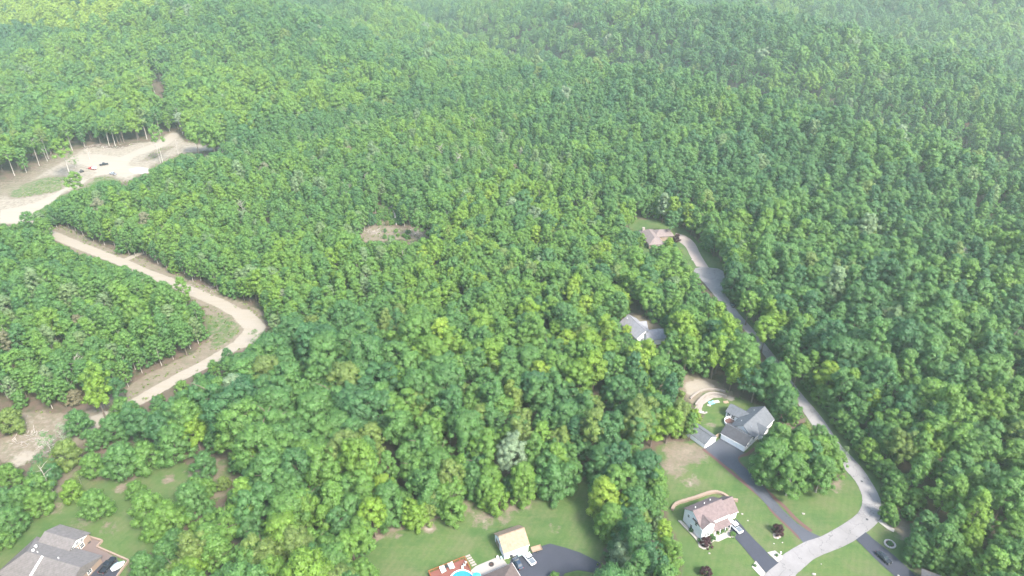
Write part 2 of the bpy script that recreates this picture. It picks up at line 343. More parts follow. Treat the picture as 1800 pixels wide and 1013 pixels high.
def strip(Z, pts, w):     # a ragged-edged band along a line of photo points, w metres wide
    P = [q(Z, *p) for p in pts]; r = np.zeros(GX.shape)
    for a, b_ in zip(P[:-1], P[1:]):
        d = b_ - a; L2 = d.x ** 2 + d.y ** 2
        t = np.clip(((GX - a.x) * d.x + (GY - a.y) * d.y) / L2, 0, 1)
        dd = np.hypot(GX - a.x - t * d.x, GY - a.y - t * d.y)
        r = np.maximum(r, smooth(w / 2 + 1.2, w / 2 - 1.2, dd))
    return r * ok
grass = mask([V['lawnl'], V['lawnc'], V['lawnb'], V['ranch'], V['road'], V['right'],
              zz(*Z6, [(110, 90), (200, 85), (330, 90), (480, 140), (640, 290), (720, 340), (730, 500), (850, 650), (1180, 1013), (1090, 1013), (830, 690), (720, 585), (520, 380), (300, 320), (220, 300), (160, 140)])], 2)
verge = mask([V['left'], V['track'], V['rough'], V['clearing'], V['path']], 1)
dirt = verge.copy()
grass = np.maximum(grass, mask([zz(*Z7, [(0, 560), (300, 470), (420, 470), (400, 560), (250, 590), (80, 615)]), zz(*Z7, [(1000, 300), (1110, 275), (1000, 350), (900, 380)]),
                                zz(*Z7, [(500, 560), (560, 510), (620, 472), (700, 470), (780, 500), (760, 540), (540, 560), (350, 640), (260, 730), (330, 780), (230, 770), (200, 712), (350, 600)]),
                                zz(*Z7, [(960, 410), (1080, 350), (1180, 320), (1240, 340), (1180, 390), (1000, 440)]),
                                zz(*Z8, [(1010, 430), (1100, 420), (1190, 470), (1200, 520), (1120, 580), (1040, 620), (1030, 520)])], 2))
dirt -= .55 * mask([zz(*Z7, [(0, 560), (300, 470), (420, 470), (400, 560), (250, 590), (80, 615)]), zz(*Z7, [(500, 560), (560, 510), (620, 472), (700, 470), (780, 500), (760, 540), (540, 560), (350, 640), (260, 730), (330, 780), (230, 770), (200, 712), (350, 600)]), zz(*Z8, [(1020, 430), (1100, 420), (1190, 470), (1200, 520), (1120, 580), (1040, 620)])], 2)
def blob(Z, x, y, r, a=1.):
    p = q(Z, x, y); return a * np.exp(-((GX - p.x) ** 2 + (GY - p.y) ** 2) / (r * r)) * ok
for args in [(Z4, 60, 660, 7, 1), (Z4, 160, 660, 6, 1), (Z4, 20, 760, 5, .9), (Z4, 150, 870, 5, .55), (Z3, 480, 60, 3, .7), (Z3, 620, 130, 4, .65), (Z2, 500, 480, 3.2, .8), (Z2, 280, 540, 2.5, .7), (Z2, 860, 420, 6, .6), (Z2, 1000, 420, 4, .6), (Z2, 1100, 310, 5, .8), (Z2, 1200, 200, 4, .8), (Z2, 720, 340, 5, .75),
             (Z2, 1420, 190, 4, .6), (Z2, 1330, 480, 4, .45), (Z1, 690, 510, 3, .8), (Z1, 960, 460, 3, .8), (Z1, 620, 740, 5, .5), (Z1, 330, 480, 7, .75), (Z1, 300, 620, 6, .6), (Z1, 760, 430, 6, .6), (Z1, 1180, 420, 8, .8), (Z1, 1240, 520, 6, .8), (Z1, 150, 660, 5, .6), (Z1, 470, 700, 6, .5), (Z1, 560, 440, 6, .5), (Z1, 420, 400, 6, .6), (Z3, 1740, 150, 4, .7), (Z4, 1240, 890, 3, .6),
             (Z5, 740, 360, 5, .9), (Z5, 760, 270, 5, .9), (Z5, 640, 340, 2, .7), (Z4, 290, 450, 3, .6), (Z4, 760, 470, 4, .5), (Z4, 620, 300, 4, .4), (Z6, 300, 110, 8, .3), (Z5, 900, 700, 5, .7), (Z5, 1100, 730, 5, .8)]:
    dirt = np.maximum(dirt, blob(*args))
for pts, w in (([(60, 560), (130, 570), (240, 500), (400, 450), (560, 400), (680, 310), (800, 280)], 2.6), ([(1040, 350), (1130, 250), (1250, 170), (1400, 195), (1560, 110)], 4)):
    dirt = np.maximum(dirt, .8 * strip(Z2, pts, w))
dirt = np.maximum(dirt, mask([zz(*Z4, [(70, 90), (200, 75), (340, 130), (500, 250), (400, 260), (250, 200), (160, 310), (100, 240), (60, 170)]), zz(*T5, [(120, 260), (320, 120), (720, 240), (900, 320), (1130, 480), (1160, 650), (1100, 700), (700, 420)])], 1))
pale = mask([zz(*Z7, [(0, 690), (220, 640), (330, 590), (440, 530), (520, 500), (620, 450), (560, 410), (480, 380), (500, 330), (640, 330), (760, 350), (900, 290), (1000, 255), (1110, 185), (1140, 210), (1080, 265), (960, 310), (860, 345), (800, 400), (960, 420), (940, 450), (880, 450), (800, 480), (700, 455), (600, 470), (520, 520), (400, 570), (330, 640), (190, 715), (130, 770), (0, 775)]),
             zz(*Z7, [(0, 545), (180, 455), (330, 385), (330, 420), (100, 520), (0, 570)]), zz(*Z7, [(1180, 275), (1300, 275), (1420, 290), (1400, 305), (1180, 300)])], 2)
track_line = [(150, -70), (235, 25), (330, 65), (470, 120), (610, 175), (720, 225), (830, 265), (960, 320), (1090, 375), (1180, 425), (1240, 460), (1265, 500), (1235, 545), (1150, 595), (1010, 680), (900, 735), (800, 790), (700, 850), (600, 900), (480, 950)]
trk = strip(Z8, track_line, 6.4); trk = np.maximum(trk, strip(Z8, [(1200, 430), (1265, 500), (1200, 570)], 9.))
trk = np.maximum(trk, strip(Z8, [(610, 165), (690, 130)], 4.))
pale = np.maximum(pale, trk)
pale = np.maximum(pale, strip(Z1, [(590, 90), (550, 150), (520, 190)], 4) * .8)
pale = np.maximum(pale, mask([zz(*T8, [(90, 250), (250, 190), (450, 170), (640, 250), (720, 330), (600, 330), (400, 370), (230, 500), (150, 420)])], 1) * .9)
for a_ in [(T9, 560, 460, 4, .5), (T9, 1060, 480, 4, .5), (T9, 700, 230, 5, .7), (Z1, 250, 250, 6, .6), (Z1, 130, 340, 6, .7), (Z5, 620, 330, 1.5, .5), (T8, 950, 510, 2, .9), (T8, 860, 580, 1.2, .9), (Z2, 500, 485, 1.6, .8), (Z2, 870, 440, 2, .6), (Z2, 800, 390, 1.6, .5), (Z3, 600, 130, 2, .55), (Z1, 680, 520, 1.5, .6), (Z1, 965, 462, 1.3, .6)]:
    pale = np.maximum(pale, blob(*a_))
pale = np.maximum(pale, .52 * mask([V['left']], 2) * (1 - .8 * np.clip(grass, 0, 1)))
pale = np.maximum(pale, .40 * mask([V['rough']], 2))
cover = np.stack([grass, np.clip(dirt, 0, 1), np.clip(pale, 0, 1), np.ones_like(grass)], -1)
ny, nx = GX.shape
vi = np.arange(nx * ny).reshape(ny, nx)
F = np.stack([vi[:-1, :-1], vi[:-1, 1:], vi[1:, 1:], vi[1:, :-1]], -1).reshape(-1, 4)
def fc(a): return ((a[:-1, :-1] + a[:-1, 1:] + a[1:, 1:] + a[1:, :-1]) / 4).reshape(-1)
gcl = np.zeros(len(F), int)
gcl[fc(grass) > .5] = 1; gcl[fc(verge) > .5] = 2; gcl[(fc(trk) > .5)] = 3
AV = np.stack([GX, GY, GZ], -1).reshape(-1, 3); AC = cover.reshape(-1, 4)
def np_mesh(name, verts, faces, mat, smooth_=True):
    me = bpy.data.meshes.new(name); k = faces.shape[1]
    me.vertices.add(len(verts)); me.vertices.foreach_set('co', np.ascontiguousarray(verts, np.float32).ravel())
    me.loops.add(faces.size); me.loops.foreach_set('vertex_index', np.ascontiguousarray(faces, np.int32).ravel())
    me.polygons.add(len(faces)); me.polygons.foreach_set('loop_start', np.arange(0, faces.size, k, dtype=np.int32))
    me.update(calc_edges=True)
    if smooth_: me.polygons.foreach_set('use_smooth', np.ones(len(faces), bool))
    for m in (mat if isinstance(mat, list) else [mat]): me.materials.append(m)
    return me
for k, nm in enumerate(('forest_floor', 'lawn', 'dirt_clearing', 'dirt_road')):
    f = F[gcl == k]; used, inv = np.unique(f, return_inverse=True); inv = inv.reshape(f.shape)
    me = np_mesh(nm, AV[used], inv, M['ground'])
    ca = me.color_attributes.new('cover', 'FLOAT_COLOR', 'POINT'); ca.data.foreach_set('color', AC[used].astype(np.float32).ravel())
    o = bpy.data.objects.new(nm, me); COL.objects.link(o); o['kind'] = 'structure'

# ------------------------------------------------------------------ paved surfaces
def ribbon(name, left, right, mat, z, sub=6):
    """sheet between two edges (lists of world points of equal length), smoothed"""
    def cr(P):
        out = []
        for i in range(len(P) - 1):
            p0, p1, p2, p3 = P[max(i - 1, 0)], P[i], P[i + 1], P[min(i + 2, len(P) - 1)]
            for k in range(sub):
                t = k / sub; out.append(.5 * ((2 * p1) + (p2 - p0) * t + (2 * p0 - 5 * p1 + 4 * p2 - p3) * t * t + (3 * p1 - p0 - 3 * p2 + p3) * t ** 3))
        return out + [P[-1]]
    L, Rr = cr(left), cr(right); b = MB(); n = len(L); v = []
    for a, c in zip(L, Rr):
        j = random.uniform(-.06, .06)
        d = (c - a).normalized() * j
        v += [(a.x + d.x, a.y + d.y, 2.2 * z), (c.x - d.x, c.y - d.y, 2.2 * z)]
    b.add(v, [(2 * i, 2 * i + 1, 2 * i + 3, 2 * i + 2) for i in range(n - 1)])
    return tag(b.build(name, mat), kind='structure')
def sheet(name, pts, mat, z, kind='structure'):
    b = MB(); b.prism([(p.x, p.y) for p in pts], -.03, 2.2 * z); return tag(b.build(name, mat), kind=kind)
roadL = [(1322, 1045), (1345, 1010), (1367, 989), (1376, 976), (1413, 954), (1444, 943), (1480, 923), (1506, 904), (1515, 886), (1514, 868), (1503, 846), (1484, 824), (1457, 789), (1429, 749), (1414, 727), (1378, 672), (1337, 617), (1303, 574), (1275, 543), (1250, 513)]
roadR = [(1385, 1045), (1398, 1013), (1409, 1002), (1435, 981), (1480, 962), (1506, 948), (1540, 922), (1548, 905), (1549, 888), (1543, 868), (1521, 831), (1500, 806), (1476, 780), (1450, 742), (1431, 718), (1399, 680), (1360, 624), (1326, 582), (1297, 549), (1272, 514)]
ribbon('road', [at(*p) for p in roadL], [at(*p) for p in roadR], M['road'], .04)
cds = [(1250, 513), (1238, 498), (1226, 486), (1219, 478), (1222, 472), (1234, 469.5), (1249, 471), (1262, 472.5), (1271, 477), (1274, 488), (1269, 505), (1272, 514)]
sheet('turning_circle', [at(*p) for p in cds], M['road'], .048)
ribbon('far_driveway', [at(*p) for p in [(1224, 469), (1213, 450), (1206, 436), (1196, 427), (1184, 421)]], [at(*p) for p in [(1246, 471), (1232, 449), (1221, 428), (1206, 416), (1188, 410)]], M['drive'], .056)
ribbon('long_driveway', [q(Z3, *p) for p in [(880, -20), (1040, 130), (1200, 300), (1340, 440), (1440, 535), (1470, 575), (1500, 612)]],
       [q(Z3, *p) for p in [(1020, 0), (1170, 150), (1300, 310), (1420, 430), (1500, 490), (1560, 525), (1640, 560)]], M['asphalt2'], .034)
sheet('driveway_apron', [q(T4, *p) for p in [(240, 752), (480, 595), (840, 812), (780, 840), (735, 880), (745, 940), (830, 1040), (620, 1050), (430, 905)]], M['asphalt2'], .028)
def border(name, pts, w=.9, z=.022):
    P = [Vector(p) for p in pts]; L, Rr = [], []
    for i, p in enumerate(P):
        d = (P[min(i + 1, len(P) - 1)] - P[max(i - 1, 0)]).normalized(); nrm = Vector((-d.y, d.x, 0)) * w / 2
        L.append(p + nrm); Rr.append(p - nrm)
    return ribbon(name, L, Rr, M['redmulch'], z)
border('mulch_strip', [q(Z4, *p) for p in [(235, 630), (330, 705), (430, 790), (560, 900), (690, 1010)]] + [q(Z3, *p) for p in [(1260, 365), (1400, 500), (1475, 575)]], 1.3)
border('mulch_strip', [q(Z4, *p) for p in [(640, 610), (560, 670), (500, 690), (500, 730), (560, 790), (640, 870), (760, 990)]] + [q(Z3, *p) for p in [(1340, 315), (1440, 420), (1560, 515)]], 1.3)
ribbon('paved_driveway', [q(Z3, *p) for p in [(895, 440), (905, 500), (960, 575), (1110, 750), (1160, 810), (1190, 850)]],
       [q(Z3, *p) for p in [(965, 418), (1010, 470), (1070, 540), (1190, 665), (1235, 715), (1300, 762)]], M['asphalt'], .05)
ribbon('paved_driveway', [q(Z5, *p) for p in [(322, 446), (400, 520), (520, 640), (700, 800), (830, 930)]],
       [q(Z5, *p) for p in [(408, 380), (500, 460), (640, 570), (830, 745), (980, 890)]], M['asphalt'], .052)
sheet('paved_driveway', [q(Z2, *p) for p in [(1040, 690), (1080, 655), (1180, 650), (1250, 600), (1300, 585), (1400, 612), (1500, 645), (1580, 685), (1635, 715), (1600, 778), (1480, 760), (1400, 780), (1360, 830), (1330, 1000), (1000, 1000)]], M['asphalt'], .046)
sheet('paved_driveway', [q(T1, *p) for p in [(1290, 570), (1420, 480), (1540, 470), (1600, 560), (1540, 700), (1450, 860), (1150, 860), (1170, 690)]], M['asphalt'], .046)
sheet('patio', [q(T2, *p) for p in [(720, 760), (790, 700), (1150, 550), (1250, 690), (1200, 760), (890, 860), (700, 900)]], M['concrete'], .05)
sheet('patio', [q(T1, *p) for p in [(960, 380), (1050, 290), (1160, 185), (1330, 240), (1280, 310), (1500, 440), (1540, 470), (1420, 490), (1290, 580), (1240, 500)]], M['paver'], .04)
sheet('garden_bed', [q(T3, *p) for p in [(610, 650), (690, 640), (860, 560), (900, 640), (950, 680), (940, 720), (880, 725), (840, 715), (700, 780), (640, 770), (580, 810), (540, 890), (480, 895), (410, 860), (390, 790), (340, 730), (120, 480), (140, 460), (460, 750)]], M['whitestone'], .03)
def blobsheet(name, Z, x, y, rx, ry, mat, z, n=18, rz=0.):
    pts = []
    for k in range(n):
        a = 6.2832 * k / n; e = 1 + random.uniform(-.1, .1); u, w = rx * math.cos(a) * e, ry * math.sin(a) * e
        pts.append(q(Z, x + u * math.cos(rz) - w * math.sin(rz), y + u * math.sin(rz) + w * math.cos(rz)))
    return sheet(name, pts[::-1], mat, z)
sheet('garden_bed', [q(Z3, *p) for p in [(1210, 682), (1270, 668), (1300, 690), (1332, 712), (1318, 740), (1288, 757), (1250, 720)]], M['whitestone'], .062)
sheet('garden_bed', [q(Z3, *p) for p in [(1085, 795), (1118, 750), (1150, 790), (1195, 845), (1170, 880), (1135, 850)]], M['whitestone'], .062)
sheet('gravel_pad', [q(Z5, *p) for p in [(515, 285), (545, 265), (600, 310), (662, 352), (655, 380), (600, 352)]], M['whitestone'], .03)
blobsheet('garden_bed', Z3, 1288, 545, 36, 28, M['stone'], .03)
blobsheet('gravel_pad', T7, 1360, 300, 190, 60, M['concrete'], .05)

# ------------------------------------------------------------------ haze in the air
hb = MB(); hb.box(-1620, 2220, -160, 3520, -175, 235)
hm = bpy.data.materials.new('haze'); hm.use_nodes = True; hn = hm.node_tree; hn.nodes.clear()
hv = hn.nodes.new('ShaderNodeVolumePrincipled'); hv.inputs['Color'].default_value = (.80, 1, .88, 1); hv.inputs['Density'].default_value = HAZE
hv.inputs['Anisotropy'].default_value = .2
ho = hn.nodes.new('ShaderNodeOutputMaterial'); hn.links.new(hv.outputs[0], ho.inputs['Volume'])
hz = hb.build('haze', hm); hz['kind'] = 'stuff'; hz['label'] = 'thin pale summer haze hanging over the wooded hills'

# ------------------------------------------------------------------ buildings (each in its own frame: x along the front, y into the house)
def rect_prism_gable(x0, x1, y0, y1, ze, zr, axis, off=.0):
    b = MB()
    if axis == 'x':
        ym = y0 + (y1 - y0) / 2 + off
        A = [(x0, y0, 0), (x0, y1, 0), (x0, y1, ze), (x0, ym, zr), (x0, y0, ze)]; B = [(x1, p[1], p[2]) for p in A]
    else:
        xm = x0 + (x1 - x0) / 2 + off
        A = [(x0, y0, 0), (x1, y0, 0), (x1, y0, ze), (xm, y0, zr), (x0, y0, ze)]; B = [(p[0], y1, p[2]) for p in A]
    return b.extrude(A, B)
def gable_roof(x0, x1, y0, y1, ze, zr, axis, over=.35, th=.16, off=0.):
    """two slabs with real thickness, eaves beyond the walls"""
    b = MB()
    if axis == 'x':
        m = y0 + (y1 - y0) / 2 + off
        for (e, sgn) in ((y0, -1), (y1, 1)):
            sl = (zr - ze) / abs(m - e); ye = e + sgn * over; zl = ze - sl * over + .02
            A = [(x0 - over, ye, zl), (x0 - over, m, zr + .02), (x0 - over, m, zr + .02 + th), (x0 - over, ye, zl + th)]
            b.extrude(A, [(x1 + over, p[1], p[2]) for p in A])
    else:
        m = x0 + (x1 - x0) / 2 + off
        for (e, sgn) in ((x0, -1), (x1, 1)):
            sl = (zr - ze) / abs(m - e); xe = e + sgn * over; zl = ze - sl * over + .02
            A = [(xe, y0 - over, zl), (m, y0 - over, zr + .02), (m, y0 - over, zr + .02 + th), (xe, y0 - over, zl + th)]
            b.extrude(A, [(p[0], y1 + over, p[2]) for p in A])
    return b
def hip_roof(x0, x1, y0, y1, ze, zr, over=.45, th=.18):
    b = MB(); x0 -= over; x1 += over; y0 -= over; y1 += over; w, d = x1 - x0, y1 - y0; k = min(w, d) / 2
    if w >= d: r0, r1 = (x0 + k, (y0 + y1) / 2), (x1 - k - .01, (y0 + y1) / 2)
    else: r0, r1 = ((x0 + x1) / 2, y0 + k), ((x0 + x1) / 2, y1 - k - .01)
    v = [(x0, y0, ze), (x1, y0, ze), (x1, y1, ze), (x0, y1, ze), (x0, y0, ze + th), (x1, y0, ze + th), (x1, y1, ze + th), (x0, y1, ze + th), (*r0, zr), (*r1, zr)]
    if w >= d: f = [(4, 5, 9, 8), (5, 6, 9), (6, 7, 8, 9), (7, 4, 8)]
    else: f = [(4, 5, 8), (5, 6, 9, 8), (6, 7, 9), (7, 4, 8, 9)]
    return b.add(v, f + [(0, 3, 2, 1), (0, 1, 5, 4), (1, 2, 6, 5), (2, 3, 7, 6), (3, 0, 4, 7)])
def opening(H, kind, side, c, z, w, h, y=0., mat='white', inner='glass', bars=1, name=None):
    """a framed opening on a wall; side 'f' front (y), 'b' back, 'l' left (x), 'r' right; c is the centre along the wall, y the wall plane"""
    def bx(b, a0, a1, d0, d1, z0, z1):
        if side in 'fb':
            s = -1 if side == 'f' else 1; q0, q1 = sorted((y + s * d0, y + s * d1)); b.box(a0, a1, q0, q1, z0, z1)
        else:
            s = -1 if side == 'l' else 1; q0, q1 = sorted((y + s * d0, y + s * d1)); b.box(q0, q1, a0, a1, z0, z1)
    f = MB(); t = .09
    for a0, a1, z0, z1 in ((c - w / 2 - t, c - w / 2, z - t, z + h + t), (c + w / 2, c + w / 2 + t, z - t, z + h + t), (c - w / 2, c + w / 2, z - t, z), (c - w / 2, c + w / 2, z + h, z + h + t)):
        bx(f, a0, a1, .004, .09, z0, z1)
    if kind == 'window':
        bx(f, c - w / 2, c + w / 2, .02, .07, z + h / 2 - .025, z + h / 2 + .025)
        for k in range(1, bars): bx(f, c - w / 2 + w * k / bars - .03, c - w / 2 + w * k / bars + .03, .022, .072, z, z + h)
        o = f.build('window', M[mat], H); p = MB(); bx(p, c - w / 2, c + w / 2, .003, .03, z, z + h); p.build('pane', M['glass'], o)
    elif kind == 'garage_door':
        o = f.build('garage_door', M[mat], H)
        for k in range(4):
            p = MB(); bx(p, c - w / 2 + .01, c + w / 2 - .01, .004, .04, z + h * k / 4 + .015, z + h * (k + 1) / 4 - .015); p.build('panel', M['white'], o)
    else:
        o = f.build('door', M[mat], H); p = MB(); bx(p, c - w / 2, c + w / 2, .003, .04, z, z + h); p.build('leaf', M[inner], o)
    return o
def ridge_cap(H, x0, x1, y, z, axis='x', mat='roof_dark'):
    b = MB()
    if axis == 'x': b.box(x0, x1, y - .14, y + .14, z + .1, z + .24)
    else: b.box(y - .14, y + .14, x0, x1, z + .1, z + .24)
    return b.build('ridge_cap', M[mat], H)
def vent(roof, x, y, z, r=.11, h=.5, mat='white'):
    b = MB(); b.tube([(x, y, z - .3), (x, y, z + h)], r, 8); b.tube([(x, y, z + h), (x, y, z + h + .12)], [r * 1.5, r * .8], 8); return b.build('roof_vent', M[mat], roof)
def gutters(H, segs):
    for a, c in segs: b = MB(); b.tube([a, c], .07, 5); b.build('gutter', M['white'], H)

# tan-roofed detached garage
gA = q(T2, 1235, 682); gB = q(T2, 1550, 482); ang = math.atan2(gB.y - gA.y, gB.x - gA.x); print('garage len', (gB - gA).length, math.degrees(ang))
e0, e1 = q(T2, 1190, 525, 3.0), q(T2, 1565, 390, 3.0); ang = math.atan2(e1.y - e0.y, e1.x - e0.x); Lg = (e1 - e0).length - .7; print('eave', Lg, math.degrees(ang))
org = e0 + Vector((math.cos(ang), math.sin(ang), 0)) * .35 + Vector((-math.sin(ang), math.cos(ang), 0)) * .35
H = thing('garage', 'white gabled garage with a plain tan shingle roof beside the dark driveway', 'garage', (org.x, org.y, 0), ang)
D = 7.6
rect_prism_gable(0, Lg, 0, D, 3.1, 6.1, 'x', .0).build('wall', M['siding'], H)
rf = gable_roof(0, Lg, 0, D, 3.1, 6.1, 'x').build('roof', M['roof_tan'], H); ridge_cap(H, -.35, Lg + .35, D / 2, 6.1, 'x', 'roof_tan')
opening(H, 'garage_door', 'f', 5.6, .05, 4.2, 2.2); opening(H, 'door', 'f', 1.6, .05, 1., 2.1, inner='carwhite'); opening(H, 'window', 'l', 3.8, 3.2, 1.0, 1.1, 0.); opening(H, 'window', 'l', 2, 1, .9, 1.1, 0.)
opening(H, 'door', 'l', 5.2, .05, 2.4, 2.2, 0., mat='brick', inner='brick'); gutters(H, [((-.3, -.36, 2.85), (Lg + .3, -.36, 2.85))])

# two-storey white house with mauve shingles
o0 = q(T3, 455, 600, 5.3); ang = R(25.5); bk = q(T3, 175, 312, 5.3); print('white house left wall', (bk - o0).length, math.degrees(math.atan2(bk.y - o0.y, bk.x - o0.x)))
H = thing('house', 'white two-storey house with weathered mauve shingle roof and burgundy shrubs at its front', 'house', (o0.x + .35, o0.y + .3, 0), ang)
rf_m = M['roof_pink']
b = rect_prism_gable(0, 10.8, 1.2, 8.8, 5.4, 8.0, 'x'); b.build('wall', M['siding'], H)
rect_prism_gable(0.003, 4.6, 0, 4.0, 5.38, 7.0, 'y').build('front_bay', M['siding'], H)
rect_prism_gable(10.8, 16.2, 2.4, 9.0, 2.9, 6.0, 'x').build('garage_wing', M['siding'], H)
rf = gable_roof(0, 10.8, 1.2, 8.8, 5.4, 8.0, 'x').build('roof', rf_m, H)
gable_roof(0, 4.6, 0, 4.3, 5.38, 7.0, 'y', .33).build('bay_roof', rf_m, H)
gable_roof(11.2, 16.2, 2.4, 9.0, 2.9, 6.0, 'x', .34).build('wing_roof', rf_m, H)
b = MB(); b.extrude([(4.7, -.9, 2.55), (4.7, 1.2, 3.35), (4.7, 1.2, 3.5), (4.7, -.9, 2.7)], [(11.2, -.9, 2.55), (11.2, 1.2, 3.35), (11.2, 1.2, 3.5), (11.2, -.9, 2.7)]); pr = b.build('porch_roof', rf_m, H)
b = MB(); b.extrude([(11.2, -.9, 2.55), (11.2, 2.4, 2.9), (11.2, 2.4, 3.3), (11.2, -.9, 2.7)], [(11.25, -.9, 2.55), (11.25, 2.4, 2.9), (11.25, 2.4, 3.3), (11.25, -.9, 2.7)]); b.build('porch_end', M['white'], H)
for k in range(4):
    b = MB(); b.box(4.9 + k * 2.03 - .08, 4.9 + k * 2.03 + .08, -.78, -.62, .2, 2.6); b.build('porch_post', M['white'], H)
b = MB(); b.box(4.62, 11.2, -.9, 1.19, 0, .22); b.build('porch_floor', M['concrete'], H)
ridge_cap(H, -.3, 11.1, 5.0, 8.0, 'x', 'roof_pink'); ridge_cap(H, -.3, 2.4, 2.3, 7.0, 'y', 'roof_pink')
for x, y in ((1.8, 6.3), (5.6, 6.6), (8.4, 7.1)): vent(rf, x, y, 5.4 + (8.8 - y) / 3.8 * 2.6 + .1)
for x in (1.1, 3.4): opening(H, 'window', 'f', x, 3.5, .95, 1.35, 0., bars=2)
opening(H, 'window', 'f', 2.3, 1.0, 1.9, 1.4, 0., bars=3)
for x in (6.2, 8.2, 10.1): opening(H, 'window', 'f', x, 3.75, .95, 1.2, 1.2, bars=2)
opening(H, 'window', 'f', 6.3, .9, 1.2, 1.3, 1.2, bars=2); opening(H, 'door', 'f', 8.3, .25, 1., 2.1, 1.2, inner='brick'); opening(H, 'window', 'f', 10, .9, 1., 1.3, 1.2)
opening(H, 'garage_door', 'f', 13.6, .05, 4.2, 2.15, 2.4)
for y in (3., 6.6): opening(H, 'window', 'l', y, 3.6, .9, 1.2, 0.)
opening(H, 'window', 'l', 4.8, .9, .9, 1.2, 0.); opening(H, 'window', 'r', 5.8, 1, .9, 1.1, 16.2)
b = MB(); b.box(2.0, 2.9, -.02, -.004, 5.7, 6.3); b.build('gable_vent', M['silver'], H)
gutters(H, [((4.7, .8, 5.2), (11.1, .8, 5.2)), ((11.3, 2.02, 2.7), (16.5, 2.02, 2.7)), ((-.36, 1.0, 5.1), (-.36, -.3, 5.1))])

# big grey ranch house with three-door garage wing
gl, gr = q(T4, 475, 600), q(T4, 825, 797); ang = math.atan2(gr.y - gl.y, gr.x - gl.x); Lw = (gr - gl).length; print('ranch garage', Lw, math.degrees(ang))
H = thing('house', 'long grey-roofed ranch house with three white garage doors and curved rear deck', 'house', (gl.x, gl.y, 0), ang)
rect_prism_gable(0, Lw, 0, 6.8, 2.8, 5.0, 'x').build('garage_wing', M['siding'], H)
gable_roof(0, Lw, 0, 6.8, 2.8, 5.0, 'x', .3).build('garage_roof', M['roof_dark'], H); ridge_cap(H, -.3, Lw + .3, 3.4, 5.0, 'x', 'roof_grey')
for k in range(3): opening(H, 'garage_door', 'f', 1.75 + k * 3.12, .05, 2.65, 2.15, 0.)
X0, X1, Y0, Y1 = .4, 9.7, 5.4, 20.6
b = MB(); xm = 5.3
b.extrude([(X0, Y0, 0), (X1, Y0, 0), (X1, Y0, 3), (xm, Y0, 6.3), (X0, Y0, 3)], [(X0, Y1, 0), (X1, Y1, 0), (X1, Y1, 3), (xm, Y1, 6.3), (X0, Y1, 3)]); b.build('wall', M['sidegrey'], H)
rf = gable_roof(X0, X1, Y0, Y1, 3, 6.3, 'y', .35, .17, xm - (X0 + X1) / 2).build('roof', M['roof_grey'], H); ridge_cap(H, Y0 - .3, Y1 + .3, xm, 6.3, 'y', 'roof_grey')
rect_prism_gable(X1 - 2.2, X1 + 1.5, 9.6, 14.2, 2.98, 5.0, 'x').build('entrance_bay', M['sidegrey'], H)
b = gable_roof(X1 - 3.4, X1 + 1.5, 9.6, 14.2, 2.98, 5.0, 'x', .32); b.build('entrance_roof', M['roof_grey'], H)
rect_prism_gable(-5.2, 1.6, 12.2, 17.6, 2.7, 4.6, 'x').build('sunroom', M['siding'], H)
gable_roof(-5.2, 3.3, 12.2, 17.6, 2.7, 4.6, 'x', .3).build('sunroom_roof', M['roof_grey'], H)
for y in (13.2, 14.9, 16.5): opening(H, 'window', 'l', y, .8, 1.2, 1.5, -5.2, bars=2)
for x in (-4, -2.2): opening(H, 'window', 'f', x, .8, 1.3, 1.5, 12.2, bars=2)
for y in (7, 8.6, 15.5, 17.2, 19): opening(H, 'window', 'r', y, 1.0, 1.1, 1.4, X1, bars=2)
opening(H, 'window', 'r', 10.6, 1, .9, 1.4, X1 + 1.5); opening(H, 'door', 'r', 12.2, .1, 1.1, 2.1, X1 + 1.5, inner='cedar'); opening(H, 'window', 'r', 13.5, 1, .7, 1.4, X1 + 1.5)
for y in (1.8, 4.2): opening(H, 'window', 'r', y, 1.1, .9, 1.2, Lw)
b = MB(); pts = [(-1.2 + 3.0 * math.cos(a), 10.3 + 2.9 * math.sin(a)) for a in np.linspace(R(115), R(250), 14)]
b.prism([(.39, 12.1), (.39, 7.6)] + pts[::-1], .0, .45) if False else b.prism(pts + [(.39, 7.6), (.39, 12.1)], .0, .45); b.build('deck', M['redmulch'], H)
b = MB()
for i in range(len(pts) - 1):
    p0, p1 = pts[i], pts[i + 1]; d = Vector((p1[0] - p0[0], p1[1] - p0[1])); n_ = Vector((-d.y, d.x)).normalized() * .07
    b.extrude([(p0[0] - n_.x, p0[1] - n_.y, .46), (p0[0] + n_.x, p0[1] + n_.y, .46), (p0[0] + n_.x, p0[1] + n_.y, 1.35), (p0[0] - n_.x, p0[1] - n_.y, 1.35)], [(p1[0] - n_.x, p1[1] - n_.y, .46), (p1[0] + n_.x, p1[1] + n_.y, .46), (p1[0] + n_.x, p1[1] + n_.y, 1.35), (p1[0] - n_.x, p1[1] - n_.y, 1.35)])
b.build('deck_railing', M['white'], H)
for x, y in ((3., 17.5), (2.6, 9.), (7.2, 8.)): vent(rf, x, y, 6.3 - abs(x - xm) / 4.7 * 3.3 + .1, mat='silver')
gutters(H, [((-.2, -.32, 2.55), (Lw + .2, -.32, 2.55)), ((X1 + .36, Y0, 2.75), (X1 + .36, 9.2, 2.75)), ((X1 + .36, 14.6, 2.75), (X1 + .36, Y1, 2.75))])

